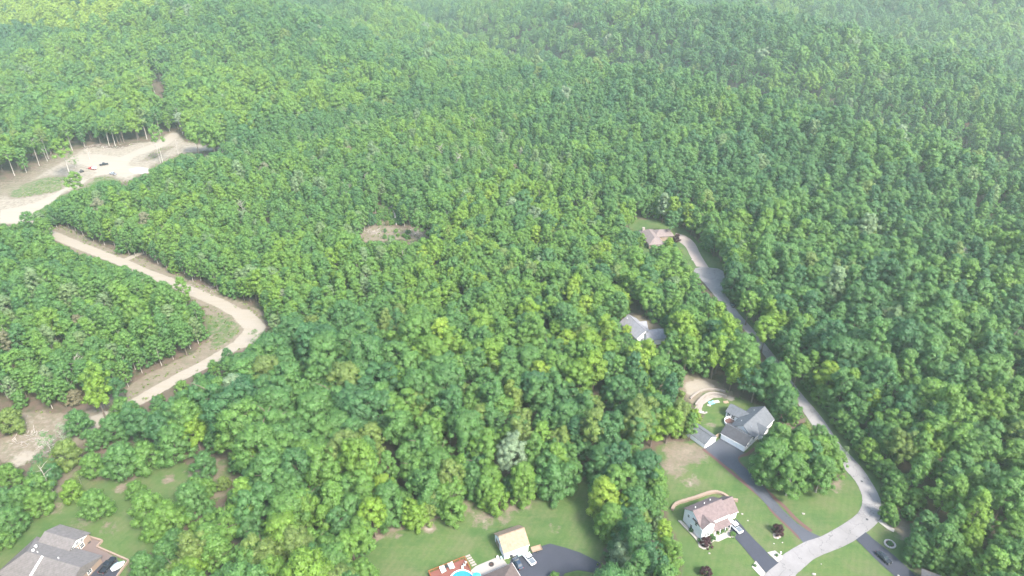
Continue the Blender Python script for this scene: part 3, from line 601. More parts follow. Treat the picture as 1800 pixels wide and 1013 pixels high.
# grey shed beside it
s0 = q(T4, 240, 748); s1 = q(T4, 402, 642); ang2 = math.atan2(s1.y - s0.y, s1.x - s0.x); Ls = (s1 - s0).length; print('shed front', Ls, math.degrees(ang2))
H = thing('shed', 'grey-roofed shed with white gable end at the edge of the wood', 'shed', (s0.x, s0.y, 0), ang2)
rect_prism_gable(0, Ls, 0, 9.5, 2.3, 4.0, 'y').build('wall', M['siding'], H)
gable_roof(0, Ls, 0, 9.5, 2.3, 4.0, 'y', .25, .12).build('roof', M['roof_grey'], H); ridge_cap(H, -.25, 9.7, Ls / 2, 4.0, 'y', 'roof_grey')
opening(H, 'door', 'f', Ls / 2, .05, 2.6, 2.1, 0., inner='white')
b = MB(); b.box(Ls + .05, Ls + 3.2, .8, .95, 0, 1.9); fw = b.build('privacy_fence', M['tan']); fw.location = (s0.x, s0.y, 0); fw.rotation_euler = (0, 0, ang2)
fw.name = 'fence'; tag(fw, 'short tan board fence between the grey shed and garage wing', 'fence')

# house in the wood
a0, a1 = q(T5, 320, 178, 6.2), q(T5, 690, 520, 6.2); ang = math.atan2(a1.y - a0.y, a1.x - a0.x); Ld = (a1 - a0).length; print('woods ridge', Ld, math.degrees(ang))
H = thing('house', 'pale grey-roofed house half hidden among the oaks', 'house', (a0.x, a0.y, 0), ang)
rect_prism_gable(0, Ld, -4.3, 4.3, 3.2, 6.2, 'x').build('wall', M['siding'], H); rf = gable_roof(0, Ld, -4.3, 4.3, 3.2, 6.2, 'x', .4).build('roof', M['roof_pale'], H)
ridge_cap(H, -.3, Ld + .3, 0, 6.2, 'x', 'roof_pale'); vent(rf, 1.2, -1.5, 5.2)
def wing(H, name, p0, p1, depth_, ze, zr, mat):
    """gabled wing whose ridge runs p0-p1 (world)"""
    inv = (Matrix.Translation(H.location) @ Matrix.Rotation(H.rotation_euler.z, 4, 'Z')).inverted(); a = inv @ p0; c = inv @ p1; L = (c - a).length
    t = math.atan2(c.y - a.y, c.x - a.x); w = rect_prism_gable(0, L, -depth_ / 2, depth_ / 2, ze, zr, 'x').build(name, M['siding'], H); r = gable_roof(0, L, -depth_ / 2, depth_ / 2, ze, zr, 'x', .35).build('wing_roof', mat, w)
    w.location = (a.x, a.y, 0); w.rotation_euler = (0, 0, t); return w, L
w1, L1 = wing(H, 'rear_wing', q(T5, 500, 335, 5), q(T5, 700, 318, 5), 6.5, 2.9, 5.0, M['roof_pale'])
w2, L2 = wing(H, 'garage_wing', q(T5, 690, 545, 5.2), q(T5, 1070, 492, 5.2), 7.6, 2.9, 5.2, M['roof_pale'])
opening(w2, 'garage_door', 'f', L2 - 3.5, .05, 2.6, 2.1, -3.8); opening(w2, 'window', 'f', 2.3, 1, 1.1, 1.2, -3.8)
opening(H, 'window', 'r', -1.5, 1., 1.2, 1.4, Ld, bars=2); opening(H, 'window', 'r', 1.5, 1., 1.2, 1.4, Ld, bars=2); opening(H, 'window', 'r', 0, 3.6, 1.2, 1.1, Ld)

# rose-roofed house at the end of the road
p0 = q(T6, 232, 492, 2.8); p1 = q(T6, 690, 268, 2.8); p2 = q(T6, 240, 212, 2.8); print('rose', p0, p1, p2, q(T6, 480, 150, 5))
ang = math.atan2(q(T6, 480, 150, 5).y - p2.y, q(T6, 480, 150, 5).x - p2.x)
H = thing('house', 'low house with dusty rose hipped roof at the end of the lane', 'house', (p0.x, p0.y, 0), R(8))
b = MB(); b.box(0, 8.2, 0, 19.0, 0, 2.9); b.build('wall', M['brick'], H)
b = MB(); b.box(8.2, 17.5, 9.5, 18.4, 0, 2.89); b.build('garage_wing', M['brick'], H)
rf = hip_roof(0, 8.2, 0, 19.0, 2.9, 5.6).build('roof', M['roof_rose'], H); hip_roof(6.0, 17.5, 9.5, 18.4, 2.89, 5.5).build('wing_roof', M['roof_rose'], H)
b = MB(); b.box(.9, 2.3, 16.4, 17.6, 2.9, 5.9); b.build('chimney', M['stone'], rf)
opening(H, 'window', 'f', 2.2, .9, 1.4, 1.4, 0., bars=2); opening(H, 'window', 'f', 5.8, .9, 1.4, 1.4, 0., bars=2); opening(H, 'garage_door', 'r', 14, .05, 4.4, 2.1, 17.5)
for y in (3, 8, 13): opening(H, 'window', 'l', y, .9, 1.1, 1.3, 0.)

# ash-roofed house at the lower left corner
r0, r1 = q(T1, 350, 370, 6), q(T1, 1045, 577, 6); ang = math.atan2(r1.y - r0.y, r1.x - r0.x); Lr = (r1 - r0).length; print('ash ridge', Lr, math.degrees(ang))
H = thing('house', 'large house with broad ash-grey roof and white gable at the lower left corner', 'house', (r0.x, r0.y, 0), ang)
b = MB(); b.box(-4.6, Lr, -6.6, 6.4, 0, 3); b.build('wall', M['brick'], H)
b = MB(); b.extrude([(Lr - .3, -6.6, 3), (Lr - .3, 6.4, 3), (Lr - .3, 0, 5.95)], [(Lr, -6.6, 3), (Lr, 6.4, 3), (Lr, 0, 5.95)]); b.build('gable', M['siding'], H)
b = MB(); ov = .5
b.add([(-4.6 - ov, -6.6 - ov, 2.85), (Lr + ov, -6.6 - ov, 2.85), (Lr + ov, 0, 6.05), (.2, 0, 6.05), (-4.6 - ov, 6.4 + ov, 2.85), (Lr + ov, 6.4 + ov, 2.85),
       (-4.6 - ov, -6.6 - ov, 2.65), (Lr + ov, -6.6 - ov, 2.65), (Lr + ov, 6.4 + ov, 2.65), (-4.6 - ov, 6.4 + ov, 2.65)],
      [(0, 1, 2, 3), (3, 2, 5, 4), (0, 3, 4), (6, 7, 1, 0), (9, 6, 0, 4), (8, 9, 4, 5), (7, 8, 5, 2, 1)]); rf = b.build('roof', M['roof_ash'], H)
inv = (Matrix.Translation(H.location) @ Matrix.Rotation(ang, 4, 'Z')).inverted(); k0 = inv @ q(T1, 330, 300, 4.4); k1 = inv @ q(T1, 680, 140, 3.); k2 = inv @ q(T1, 965, 252, 3.); print('ash local', k0, k1, k2)
rect_prism_gable(-1.5, 9.6, 3.5, 12.2, 3.0, 5.0, 'x').build('rear_wing', M['brick'], H); rf2 = gable_roof(-1.5, 9.6, 3.5, 12.2, 3.0, 5.0, 'x', .45).build('rear_roof', M['roof_ash'], H)
b = MB(); b.extrude([(9.61, 3.6, 2.9), (9.61, 12.1, 2.9), (9.61, 7.85, 4.9)], [(9.64, 3.6, 2.9), (9.64, 12.1, 2.9), (9.64, 7.85, 4.9)]); b.build('rear_gable', M['white'], H)
for y in (6.3, 7.9, 9.5): opening(H, 'window', 'r', y, 2.7 if y != 7.9 else 3.0, 1.0, 1.0, 9.645)
for y in (6.6, 8.6): opening(H, 'window', 'r', y + .4, .6, 1.3, 1.5, 9.61)
for y in (-4, -1, 2): opening(H, 'window', 'r', y, .9, 1.3, 1.3, Lr, bars=2)
for x, y in ((1.4, .9), (.9, 2.3)): vent(rf, x, y, 5.7, .3, .35)
vent(rf, 11, .8, 5.7, .12, .4); vent(rf, 3.2, .8, 5.7, .1, .3)
b = MB(); b.extrude([(6.0, -6.9, 2.95), (6.6, -6.9, 2.95), (6.6, -.2, 6.2), (6.0, -.2, 6.2)], [(6.0, -6.9, 3.2), (6.6, -6.9, 3.2), (6.6, -.2, 6.4), (6.0, -.2, 6.4)]); b.build('ridge_vent', M['white'], H)

# brown hipped roof at the bottom edge
c0 = q(T2, 1310, 655, 2.9); c1 = q(T2, 1460, 843, 2.9); c2 = q(T2, 895, 838, 2.9); ang = math.atan2(c0.y - c2.y, c0.x - c2.x); print('brown', (c0 - c2).length, (c0 - c1).length, math.degrees(ang), math.degrees(math.atan2(c1.y - c0.y, c1.x - c0.x)))
H = thing('house', 'house with brown hipped roof cut by the bottom edge beside the patio', 'house', (c0.x, c0.y, 0), ang)
b = MB(); b.box(-15, -.5, -13, -.5, 0, 2.95); b.build('wall', M['siding'], H); hip_roof(-15, -.5, -13, -.5, 2.95, 6.6, .5).build('roof', M['roof_brown'], H)
opening(H, 'window', 'r', -3, .9, 1.3, 1.3, -.5, bars=2); opening(H, 'garage_door', 'r', -8, .05, 4.4, 2.1, -.5); opening(H, 'door', 'b', -9, .1, 1.8, 2.1, -.5, inner='glass'); opening(H, 'window', 'b', -4, .9, 1.3, 1.3, -.5)
gutters(H, [((-15.4, .06, 2.95), (.05, .06, 2.95)), ((.06, .05, 2.95), (.06, -13.4, 2.95))])
# roof corner at the lower right edge
c0 = q(Z5, 900, 700, 3); c1 = q(Z5, 820, 750, 3); c2 = q(Z5, 1062, 760, 3); ang = math.atan2(c2.y - c0.y, c2.x - c0.x); print('lr', math.degrees(ang), math.degrees(math.atan2(c1.y - c0.y, c1.x - c0.x)))
H = thing('house', 'house with pale grey hipped roof just showing at the lower right edge', 'house', (c0.x, c0.y, 0), ang)
b = MB(); b.box(.5, 13, -12, -.5, 0, 3.0); b.build('wall', M['brick'], H); hip_roof(.5, 13, -12, -.5, 3.0, 6.2, .5).build('roof', M['roof_ash'], H)
opening(H, 'window', 'b', 4, .9, 1.3, 1.3, -.5); opening(H, 'window', 'l', -4, .9, 1.3, 1.3, .5)

# ------------------------------------------------------------------ trees: prototypes
def ico(sub):
    t = (1 + 5 ** .5) / 2
    v = [(-1, t, 0), (1, t, 0), (-1, -t, 0), (1, -t, 0), (0, -1, t), (0, 1, t), (0, -1, -t), (0, 1, -t), (t, 0, -1), (t, 0, 1), (-t, 0, -1), (-t, 0, 1)]
    f = [(0, 11, 5), (0, 5, 1), (0, 1, 7), (0, 7, 10), (0, 10, 11), (1, 5, 9), (5, 11, 4), (11, 10, 2), (10, 7, 6), (7, 1, 8), (3, 9, 4), (3, 4, 2), (3, 2, 6), (3, 6, 8), (3, 8, 9), (4, 9, 5), (2, 4, 11), (6, 2, 10), (8, 6, 7), (9, 8, 1)]
    v = np.array(v, float); v /= np.linalg.norm(v[0]); return v, np.array(f)
ICV, ICF = ico(0)
def crown_arrays(r, Rm, z0, z1, prof, ncl, rc, nleaf, ls, droop=.0, gap=.0, core=True, lobes=0):
    """leaf-sized faces on clumps spread over an envelope; returns verts, quads, colours"""
    H = z1 - z0; vs_, fs, cs = [], [], []; n0 = 0
    ga = 2.39996; LB = [(math.cos(6.2832 * j / max(lobes, 1) + r.normal(0, .3)) * Rm * r.uniform(.36, .52), math.sin(6.2832 * j / max(lobes, 1) + r.normal(0, .3)) * Rm * r.uniform(.36, .52), r.uniform(.62, 1.0), r.uniform(.5, .66)) for j in range(lobes)]
    for i in range(ncl):
        t = (i + .5) / ncl; t = t ** .85                                   # more clumps high up
        if r.random() < gap: continue
        a = i * ga + r.normal(0, .25)
        rad = prof(t) * Rm * (0.78 + .16 * r.normal())
        inner = r.random() < .18
        if inner: rad *= .5
        c = np.array([math.cos(a) * max(rad, 0), math.sin(a) * max(rad, 0), z0 + H * t + r.normal(0, .25)])
        if lobes:
            lx, ly, lh, lr = LB[i % lobes]; c = np.array([lx + c[0] * lr, ly + c[1] * lr, z0 + H * t * lh + r.normal(0, .2)])
        k = rc * r.uniform(.7, 1.25); cv = r.random()
        out = np.array([math.cos(a) * .8 * min(1, rad / Rm * 1.3), math.sin(a) * .8 * min(1, rad / Rm * 1.3), .75 + (t - .5) * .6]); out /= np.linalg.norm(out)
        if core:
            bv = ICV * k * r.uniform(.62, .78, (12, 1)) * np.array([1, 1, .8]) + c
            q4 = np.concatenate([ICF, ICF[:, 2:3]], 1)
            vs_.append(bv); fs.append(q4 + n0); cs.append(np.tile([cv, .35, 0, 1], (12, 1))); n0 += 12
        m = int(nleaf * (k / rc) ** 2)
        d = r.normal(size=(m, 3)) + out * .9; d /= np.linalg.norm(d, axis=1)[:, None]
        p = c + d * (k * r.uniform(.75, 1.12, (m, 1))) * np.array([1, 1, .82])
        nr = d * .9 + out * .45 + r.normal(size=(m, 3)) * .30; nr /= np.linalg.norm(nr, axis=1)[:, None]
        u = np.cross(nr, r.normal(size=(m, 3))); u /= np.linalg.norm(u, axis=1)[:, None]; w = np.cross(nr, u)
        L = ls * r.uniform(.6, 1.35, (m, 1)); Wd = L * r.uniform(.5, .9, (m, 1))
        qd = np.stack([p - u * L / 2, p + w * Wd / 2 - u * L * .05, p + u * L / 2 - nr * L * droop, p - w * Wd / 2 - u * L * .05], 1).reshape(-1, 3)
        vs_.append(qd); fs.append(np.arange(4 * m).reshape(m, 4) + n0); n0 += 4 * m
        lc = np.stack([np.full(m, cv), r.random(m), np.zeros(m), np.ones(m)], -1); cs.append(np.repeat(lc, 4, 0))
    return np.concatenate(vs_), np.concatenate(fs), np.concatenate(cs)
def leaf_mesh(name, arr):
    v, f, c = arr
    tri = f[:, 2] == f[:, 3]
    # triangles of the clump cores first, then quads
    me = bpy.data.meshes.new(name)
    ft, fq = f[tri][:, :3], f[~tri]
    loops = np.concatenate([ft.ravel(), fq.ravel()]).astype(np.int32)
    starts = np.concatenate([np.arange(len(ft)) * 3, len(ft) * 3 + np.arange(len(fq)) * 4]).astype(np.int32)
    me.vertices.add(len(v)); me.vertices.foreach_set('co', v.astype(np.float32).ravel())
    me.loops.add(len(loops)); me.loops.foreach_set('vertex_index', loops)
    me.polygons.add(len(starts)); me.polygons.foreach_set('loop_start', starts)
    me.update(calc_edges=True)
    ca = me.color_attributes.new('clump', 'FLOAT_COLOR', 'POINT'); ca.data.foreach_set('color', c.astype(np.float32).ravel())
    me.materials.append(M['leaf']); return me
P_ROUND = lambda t: math.sqrt(max(0, 1 - (1.75 * t - .75) ** 2)) if t > .43 else .75 + .58 * t
P_DOME = lambda t: math.sqrt(max(0, 1 - (t * .98) ** 2.4)) * (.8 + .2 * min(1, t * 4))
P_OVAL = lambda t: math.sin(math.pi * min(1, max(0, .12 + .86 * t))) ** .62
P_CONE = lambda t: (1 - t) ** .62 * (.75 + .25 * min(1, t * 5)) + .05
P_SPIN = lambda t: math.sin(math.pi * (.1 + .85 * t)) ** .8
def trunk_mb(r, h, rb, z0, z1, Rm, nb=5, lean=.02):
    b = MB(); pts, rad = [], []
    lx, ly = r.normal(0, lean), r.normal(0, lean)
    for i in range(6):
        t = i / 5; pts.append((lx * h * t + .12 * math.sin(3 * t + lx * 90), ly * h * t + .1 * math.sin(4 * t), h * t * .93 - .3)); rad.append(rb * (1 - .82 * t) * (1.35 if i == 0 else 1))
    b.tube(pts, rad, 6)
    for k in range(nb):
        t = (z0 + (z1 - z0) * (.05 + .6 * k / max(nb, 1))) / (h * .93); t = min(t, .92); a = k * 2.4 + r.normal(0, .3)
        s = Vector((lx * h * t, ly * h * t, h * t * .93)); L = Rm * r.uniform(.55, .85)
        m_ = s + Vector((math.cos(a) * L * .5, math.sin(a) * L * .5, L * .45)); e = s + Vector((math.cos(a) * L, math.sin(a) * L, L * .75))
        b.tube([s, m_, e], [rb * .42, rb * .28, rb * .1], 4)
    return b
class Proto: pass
PROTO = []
def proto(kind, Rm, h, zb, prof, ncl, rc, nleaf, ls, rb=.25, bark='bark', seed=0, gap=0., core=True, nb=5, lobes=0):
    r = np.random.default_rng(seed + 100); p = Proto(); p.kind = kind; p.R = Rm; p.h = h; p.zb = zb
    nleaf = int(nleaf * 2.3); ls = ls * .65
    arr = crown_arrays(r, Rm, zb, h, prof, ncl, rc, nleaf, ls, .15, gap, core, lobes)
    p.crown = leaf_mesh('crown', arr)
    p.trunk = trunk_mb(r, h * .9, rb, zb, h, Rm, nb).mesh('trunk', M[bark])
    # joined copy for the wood that is too large to build tree by tree
    far = leaf_mesh('wood_tree', crown_arrays(np.random.default_rng(seed + 100), Rm, zb, h, prof, ncl, rc, max(8, int(nleaf * .66)), ls * 1.24, .15, gap, core, lobes))
    bm = bmesh.new(); bm.from_mesh(far); n1 = len(bm.faces); bm.from_mesh(p.trunk); bm.faces.ensure_lookup_table()
    for f in bm.faces[n1:]: f.material_index = 1
    bm.to_mesh(far); bm.free(); far.materials.append(M[bark])
    p.joined = far; PROTO.append(p); return p
import bmesh
for s in range(4): proto('round', 5.4, 19 + s * .6, 9.0 - s * .4, P_ROUND, 62 if s < 2 else 78, 1.45 if s < 2 else 1.25, 46, .62, .32, seed=s, lobes=(0, 0, 3, 4)[s])
for s in range(3): proto('dome', 6.2, 17.5, 6.5, P_DOME, 80 if s < 1 else 96, 1.35 if s < 1 else 1.15, 46, .58, .36, seed=10 + s, lobes=(0, 4, 5)[s])
for s in range(3): proto('oval', 3.9, 19.5, 6.0, P_OVAL, 60, 1.15, 38, .58, .24, seed=20 + s, lobes=(0, 0, 2)[s])
for s in range(3): proto('cone', 4.1, 21, 5.0, P_CONE, 70, 1.15, 36, .58, .26, seed=30 + s)
for s in range(4): proto('slim', 3.1, 15.5, 3.6, P_SPIN, 50, .95, 30, .5, .15, 'palebark', seed=40 + s)
for s in range(2): proto('park', 5.4, 15.0, 2.4, P_DOME, 92, 1.3, 46, .58, .3, 'palebark', seed=55 + s)
for s in range(3): proto('skirt', 5.2, 15.5, .8, P_DOME, 105, 1.3 if s != 1 else 1.15, 44, .58, .3, seed=50 + s, lobes=(0, 3, 0)[s])
for s in range(3): proto('open', 4.4, 21, 12.2, P_ROUND, 44, 1.15, 34, .55, .24, 'palebark', seed=60 + s, gap=.12, nb=7)
for s in range(2): proto('sparse', 3.6, 14, 4.5, P_OVAL, 36, .85, 24, .45, .17, 'palebark', seed=70 + s, gap=.25, core=False, nb=8)
for s in range(3): proto('shrub', 2.6, 4.2, .2, P_DOME, 34, .85, 34, .42, .12, seed=80 + s, nb=3)
for s in range(2): proto('low', 4.0, 9.5, .9, P_DOME, 70, 1.05, 40, .5, .24, seed=90 + s)
def dead(seed):
    r = np.random.default_rng(seed); b = trunk_mb(r, 15, .22, 5, 13, 4, 0)
    for k in range(16):
        t = r.uniform(.3, .95); a = r.uniform(0, 6.28); s = Vector((0, 0, 15 * t * .93)); L = 3.6 * (1.15 - t) + 1
        e = s + Vector((math.cos(a) * L, math.sin(a) * L, L * r.uniform(.3, 1))); m_ = (s + e) / 2 + Vector((0, 0, -.2)); b.tube([s, m_, e], [.1, .07, .02], 4)
        for j in range(3):
            a2 = a + r.normal(0, .7); u = s.lerp(e, .5 + .2 * j); b.tube([u, u + Vector((math.cos(a2), math.sin(a2), .7)) * 1.2], [.045, .015], 3)
    p = Proto(); p.kind = 'bare'; p.R = 3; p.h = 15; p.zb = 5; p.crown = None; p.trunk = b.mesh('trunk', M['deadwood']); p.joined = p.trunk; PROTO.append(p)
dead(5); dead(9)
KI = {}
for i, p in enumerate(PROTO): KI.setdefault(p.kind, []).append(i)

# ------------------------------------------------------------------ trees: where they stand
TR = []          # x, y, proto, scale r, scale h, rot, tone, tag
def pick_tone(r, zone):
    if zone == 'oakdark': return r.choice([r.uniform(.26, .42), r.uniform(.44, .54), r.uniform(.58, .68), r.uniform(.06, .25), r.uniform(.76, .81), r.uniform(.84, .90)], p=[.50, .17, .03, .17, .11, .02])
    if zone == 'oak': return r.choice([r.uniform(.30, .45), r.uniform(.5, .66), r.uniform(.66, .74), r.uniform(.10, .25), r.uniform(.76, .82), r.uniform(.84, .91), .945], p=[.15, .50, .22, .07, .045, .015, .0])
    if zone == 'sapling': return r.choice([r.uniform(.34, .5), r.uniform(.5, .60), r.uniform(.14, .3), r.uniform(.835, .865), r.uniform(.92, .955)], p=[.55, .25, .13, .066, .004])
    if zone == 'right': return r.choice([r.uniform(.28, .46), r.uniform(.46, .58), r.uniform(.06, .24), r.uniform(.78, .86), r.uniform(.86, .91)], p=[.51, .24, .21, .035, .005])
    return r.choice([r.uniform(.25, .48), r.uniform(.48, .6), r.uniform(.05, .25), r.uniform(.76, .85), r.uniform(.86, .92)], p=[.47, .32, .175, .025, .01])
OAK = [(860, 365), (1060, 395), (1100, 480), (1230, 530), (1340, 620), (1420, 700), (1440, 760), (1330, 900), (1180, 1100), (-50, 1100), (-50, 900), (120, 760), (260, 680), (420, 640), (560, 590), (690, 560), (760, 430)]
SAP = [(-200, 700), (100, 720), (260, 680), (430, 640), (560, 590), (690, 560), (760, 430), (860, 365), (1040, 380), (1000, 300), (760, 200), (560, 230), (400, 275), (60, 320), (-300, 400)]
SUN_PAINT = [(-500, -300), (420, -300), (370, -10), (270, 12), (215, 35), (130, 58), (60, 50), (-400, 60)]  # far left woods whose leaf colour has cloud-gap sunlight painted in
def stand(x, y):
    return np.sin(x / 71 + 1.3 + 1.1 * np.sin(y / 59)) * np.sin(y / 63 + .4 + 1.2 * np.sin(x / 83)) + .5 * np.sin((x - y) / 31 + 2)
HANDZ = zz(*Z1, [(-200, 70), (560, 70), (600, 250), (900, 330), (1290, 340), (1290, 600), (1100, 700), (1000, 800), (880, 1100), (-200, 1100)])
def gen(xa, xb, ya, yb, sp):
    xs = np.arange(xa, xb, sp); ys = np.arange(ya, yb, sp * .9); gx, gy = np.meshgrid(xs, ys); gx = gx + (np.arange(len(ys)) % 2)[:, None] * sp / 2
    gx = gx + rng.uniform(-.42, .42, gx.shape) * sp; gy = gy + rng.uniform(-.42, .42, gy.shape) * sp
    return gx.ravel(), gy.ravel()
def visible(gx, gy, m=60):
    px, py, z = project(np.stack([gx, gy, height(gx, gy) + 8], -1))
    mm = m * FPX / np.maximum(z, 60) / 1.0
    return (px > -mm) & (px < 1800 + mm) & (py < 1013 + mm * 1.2) & (z > 60)
def shift(t, a):
    return float(np.clip(t + .13 * a, .02, .68)) if t < .70 else t
def choose(r, zone, edge):
    if zone == 'oak':
        k = r.choice(['round', 'dome', 'oval', 'low'], p=[.55, .27, .13, .05]); s = r.uniform(.78, 1.18)
    elif zone == 'sapling':
        k = r.choice(['slim', 'oval', 'round', 'sparse', 'bare', 'cone'], p=[.46, .26, .17, .03, .006, .074]); s = r.uniform(.85, 1.2) * (1 if k in ('slim', 'sparse', 'bare') else .82)
    elif zone == 'right':
        k = r.choice(['oval', 'cone', 'round', 'dome', 'slim', 'bare'], p=[.28, .12, .34, .18, .075, .005]); s = r.uniform(.78, 1.2)
    else:
        k = r.choice(['oval', 'cone', 'round', 'dome'], p=[.08, .02, .50, .40]); s = r.uniform(.85, 1.3)
    if edge == 'skirt' and zone != 'sapling': k = r.choice(['skirt', 'low'], p=[.7, .3]); s = r.uniform(.75, 1.1)
    if edge == 'skirt' and zone == 'sapling': k = r.choice(['slim', 'low', 'oval'], p=[.6, .25, .15]); s = r.uniform(.7, .95)
    if edge == 'open': k = r.choice(['open', 'slim', 'sparse'], p=[.75, .15, .1]); s = r.uniform(.85, 1.1)
    return k, s
def silhouette_ok(x, y, z, Rr, h, zb):
    """true where neither the base nor the crown hides ground the photograph shows open"""
    out = ~open_at(*project(np.stack([x, y, z], -1))[:2])
    for fx, fy, fz in ((0, 0, 1.), (0, 0, .55), (-.8, 0, .6), (.8, 0, .6), (-.65, -.5, .45), (.65, -.5, .45), (0, -.7, .4), (0, -.85, .2), (-.6, .3, .8), (.6, .3, .8)):
        P = np.stack([x + fx * Rr, y + fy * Rr, z + zb + (h - zb) * fz], -1); out &= ~open_at(*project(P)[:2])
    return out
HAND = []
KEEP = []        # (x, y, r) circles kept free of the random wood
def place(kind, x, y, Rr=None, h=None, tone=.5, tagname=None, force=True):
    i = random.choice(KI[kind]); p = PROTO[i]
    sr = (Rr / p.R) if Rr else 1.; sh = (h / p.h) if h else sr
    TR.append((x, y, i, sr, sh, random.uniform(0, 6.28), tone, tagname)); KEEP.append((x, y, max(2.0, .62 * p.R * sr)))
def crown_at(Z, cx, cy, rz, kind='skirt', tone=.5, hs=1., tagname=None):
    """tree whose crown centre the photograph shows at (cx, cy) of zoom Z with radius rz there"""
    px, py = Z[0][0] + cx / Z[1], Z[0][1] + cy / Z[1]; rp = rz / Z[1]
    g = at(px, py, 6); Rr = rp * depth(g) / FPX
    p = PROTO[KI[kind][0]]; sh = Rr / p.R * hs; hc = (p.h * .6 + p.zb * .4) * sh
    for _i in range(3):
        g = at(px, py, hc)
    place(kind, g.x, g.y, Rr, p.h * sh, tone, tagname)
# the loose trees on the lawn and rough ground at lower left
for a in [(50, 120, 80, 'low', .80), (440, 130, 82, 'low', .30), (345, 185, 45, 'sparse', .89), (375, 305, 88, 'low', .77), (525, 375, 80, 'low', .52), (690, 345, 115, 'low', .38), (815, 325, 92, 'low', .50), (640, 160, 85, 'low', .30),
          (810, 150, 75, 'low', .25), (540, 225, 65, 'low', .35), (900, 110, 70, 'low', .45), (985, 240, 112, 'low', .42), (1158, 370, 82, 'low', .28), (405, 520, 68, 'low', .66), (440, 445, 30, 'sparse', .8), (535, 595, 95, 'low', .50), (770, 520, 62, 'low', .52), (835, 615, 108, 'low', .56),
          (950, 680, 112, 'low', .60), (880, 720, 85, 'low', .55), (1080, 570, 105, 'low', .40), (1175, 505, 62, 'low', .56), (1110, 510, 75, 'low', .48), (205, 500, 92, 'low', .50), (215, 590, 80, 'low', .58), (50, 430, 70, 'low', .56), (110, 560, 80, 'low', .42), (260, 240, 60, 'sparse', .30), (240, 390, 88, 'sparse', .12), (300, 415, 55, 'low', .30),
          (20, 580, 90, 'low', .30), (50, 700, 100, 'low', .38), (20, 790, 60, 'low', .52), (700, 60, 80, 'low', .48), (1270, 480, 45, 'low', .78), (930, 870, 75, 'low', .35), (820, 960, 90, 'skirt', .36), (985, 800, 70, 'low', .30)]:
    crown_at(Z1, a[0], a[1], a[2] * .86, a[3], a[4], 1., 'loose')
# the clump of pale-stemmed trees between the long driveway and the road
for a in [(740, 690, 128, 'park', .44), (800, 540, 100, 'park', .50), (900, 790, 120, 'park', .48), (935, 640, 118, 'park', .60), (960, 540, 80, 'park', .44), (1120, 790, 108, 'park', .44), (1090, 640, 105, 'park', .62), (1100, 530, 75, 'park', .42), (1215, 715, 85, 'park', .60), (1180, 600, 70, 'park', .50), (700, 800, 70, 'park', .42), (1290, 660, 45, 'sparse', .84)]:
    crown_at(Z4, *a[:3], a[3], a[4], 1.1, 'clump')
# pale bushes and trees around the bottom of the picture
for a in [(80, 720, 125, 'low', .885), (230, 600, 75, 'low', .90), (60, 600, 80, 'low', .87), (400, 660, 120, 'skirt', .60), (330, 100, 90, 'skirt', .56), (330, 250, 85, 'skirt', .46), (190, 180, 70, 'skirt', .30), (200, 400, 90, 'low', .78), (60, 260, 110, 'skirt', .72), (350, 450, 60, 'low', .86), (450, 790, 80, 'low', .58)]:
    crown_at(Z3, *a[:3], a[3], a[4], 1., 'strip')
for a in [(1330, 795, 35, 'shrub', .5), (50, 590, 60, 'low', .40), (60, 770, 95, 'low', .56), (938, 270, 88, 'low', .64), (900, 160, 85, 'skirt', .60), (1120, 160, 95, 'skirt', .62), (1350, 100, 130, 'skirt', .33), (640, 270, 110, 'skirt', .56), (420, 350, 90, 'skirt', .68), (230, 300, 110, 'skirt', .40), (1660, 270, 105, 'skirt', .74), (1700, 420, 95, 'skirt', .55)]:
    crown_at(Z2, *a[:3], a[3], a[4], 1., 'edge')
# right of the road: the row of bushes and small trees
Z10 = ((1400, 560), 3.378)
for a in [(95, 375, 55, .40), (155, 440, 60, .52), (205, 490, 48, .45), (235, 530, 48, .42), (270, 590, 55, .50), (320, 650, 55, .44), (370, 700, 55, .42), (430, 770, 65, .66), (470, 840, 50, .58), (540, 890, 60, .50), (590, 960, 70, .46), (620, 1020, 60, .52)]:
    crown_at(Z10, *a[:3], 'low', a[3], .9, 'row')
for a in [(620, 190, 75, 'low', .52), (660, 260, 50, 'low', .46), (660, 60, 80, 'low', .50), (790, 200, 60, 'low', .36), (910, 400, 110, 'skirt', .30), (860, 520, 95, 'skirt', .34), (1080, 420, 95, 'skirt', .68), (1320, 460, 115, 'skirt', .70), (1150, 600, 120, 'skirt', .56), (1000, 560, 100, 'skirt', .5)]:
    crown_at(Z5, *a[:3], a[3], a[4], 1., 'corner')
# clearing at upper left: single trees standing in the open
for a in [(380, 280, 62, 'open', .66), (465, 490, 55, 'open', .62), (180, 750, 45, 'slim', .38), (460, 355, 30, 'sparse', .5)]:
    crown_at(Z7, *a[:3], a[3], a[4], .8, 'open')
g = q(Z7, 1020, 385); place('bare', g.x, g.y, 2.4, 15, .5, 'open')
g = q(Z7, 572, 365); place('bare', g.x, g.y, 2., 12, .5, 'open')
g = q(Z7, 1135, 330); place('bare', g.x, g.y, 1.6, 12, .5, 'open')
for a in [(820, 330, 42, .45), (900, 300, 36, .60), (965, 415, 32, .42), (1125, 640, 30, .2), (1250, 620, 30, .64), (1130, 690, 34, .4), (1060, 700, 30, .45)]:
    crown_at(Z8, *a[:3], 'slim', a[3], .95, 'bend')
crown_at(Z8, 1265, 535, 34, 'sparse', .5, .8, 'bend'); crown_at(Z8, 1120, 640, 36, 'sparse', .55, .8, 'bend')
crown_at(Z6, 355, 330, 62, 'oval', .56, .8, 'yard'); crown_at(Z6, 300, 290, 42, 'oval', .42, .8, 'yard'); crown_at(Z6, 430, 330, 50, 'oval', .5, .8, 'yard')
N_HAND = len(TR)

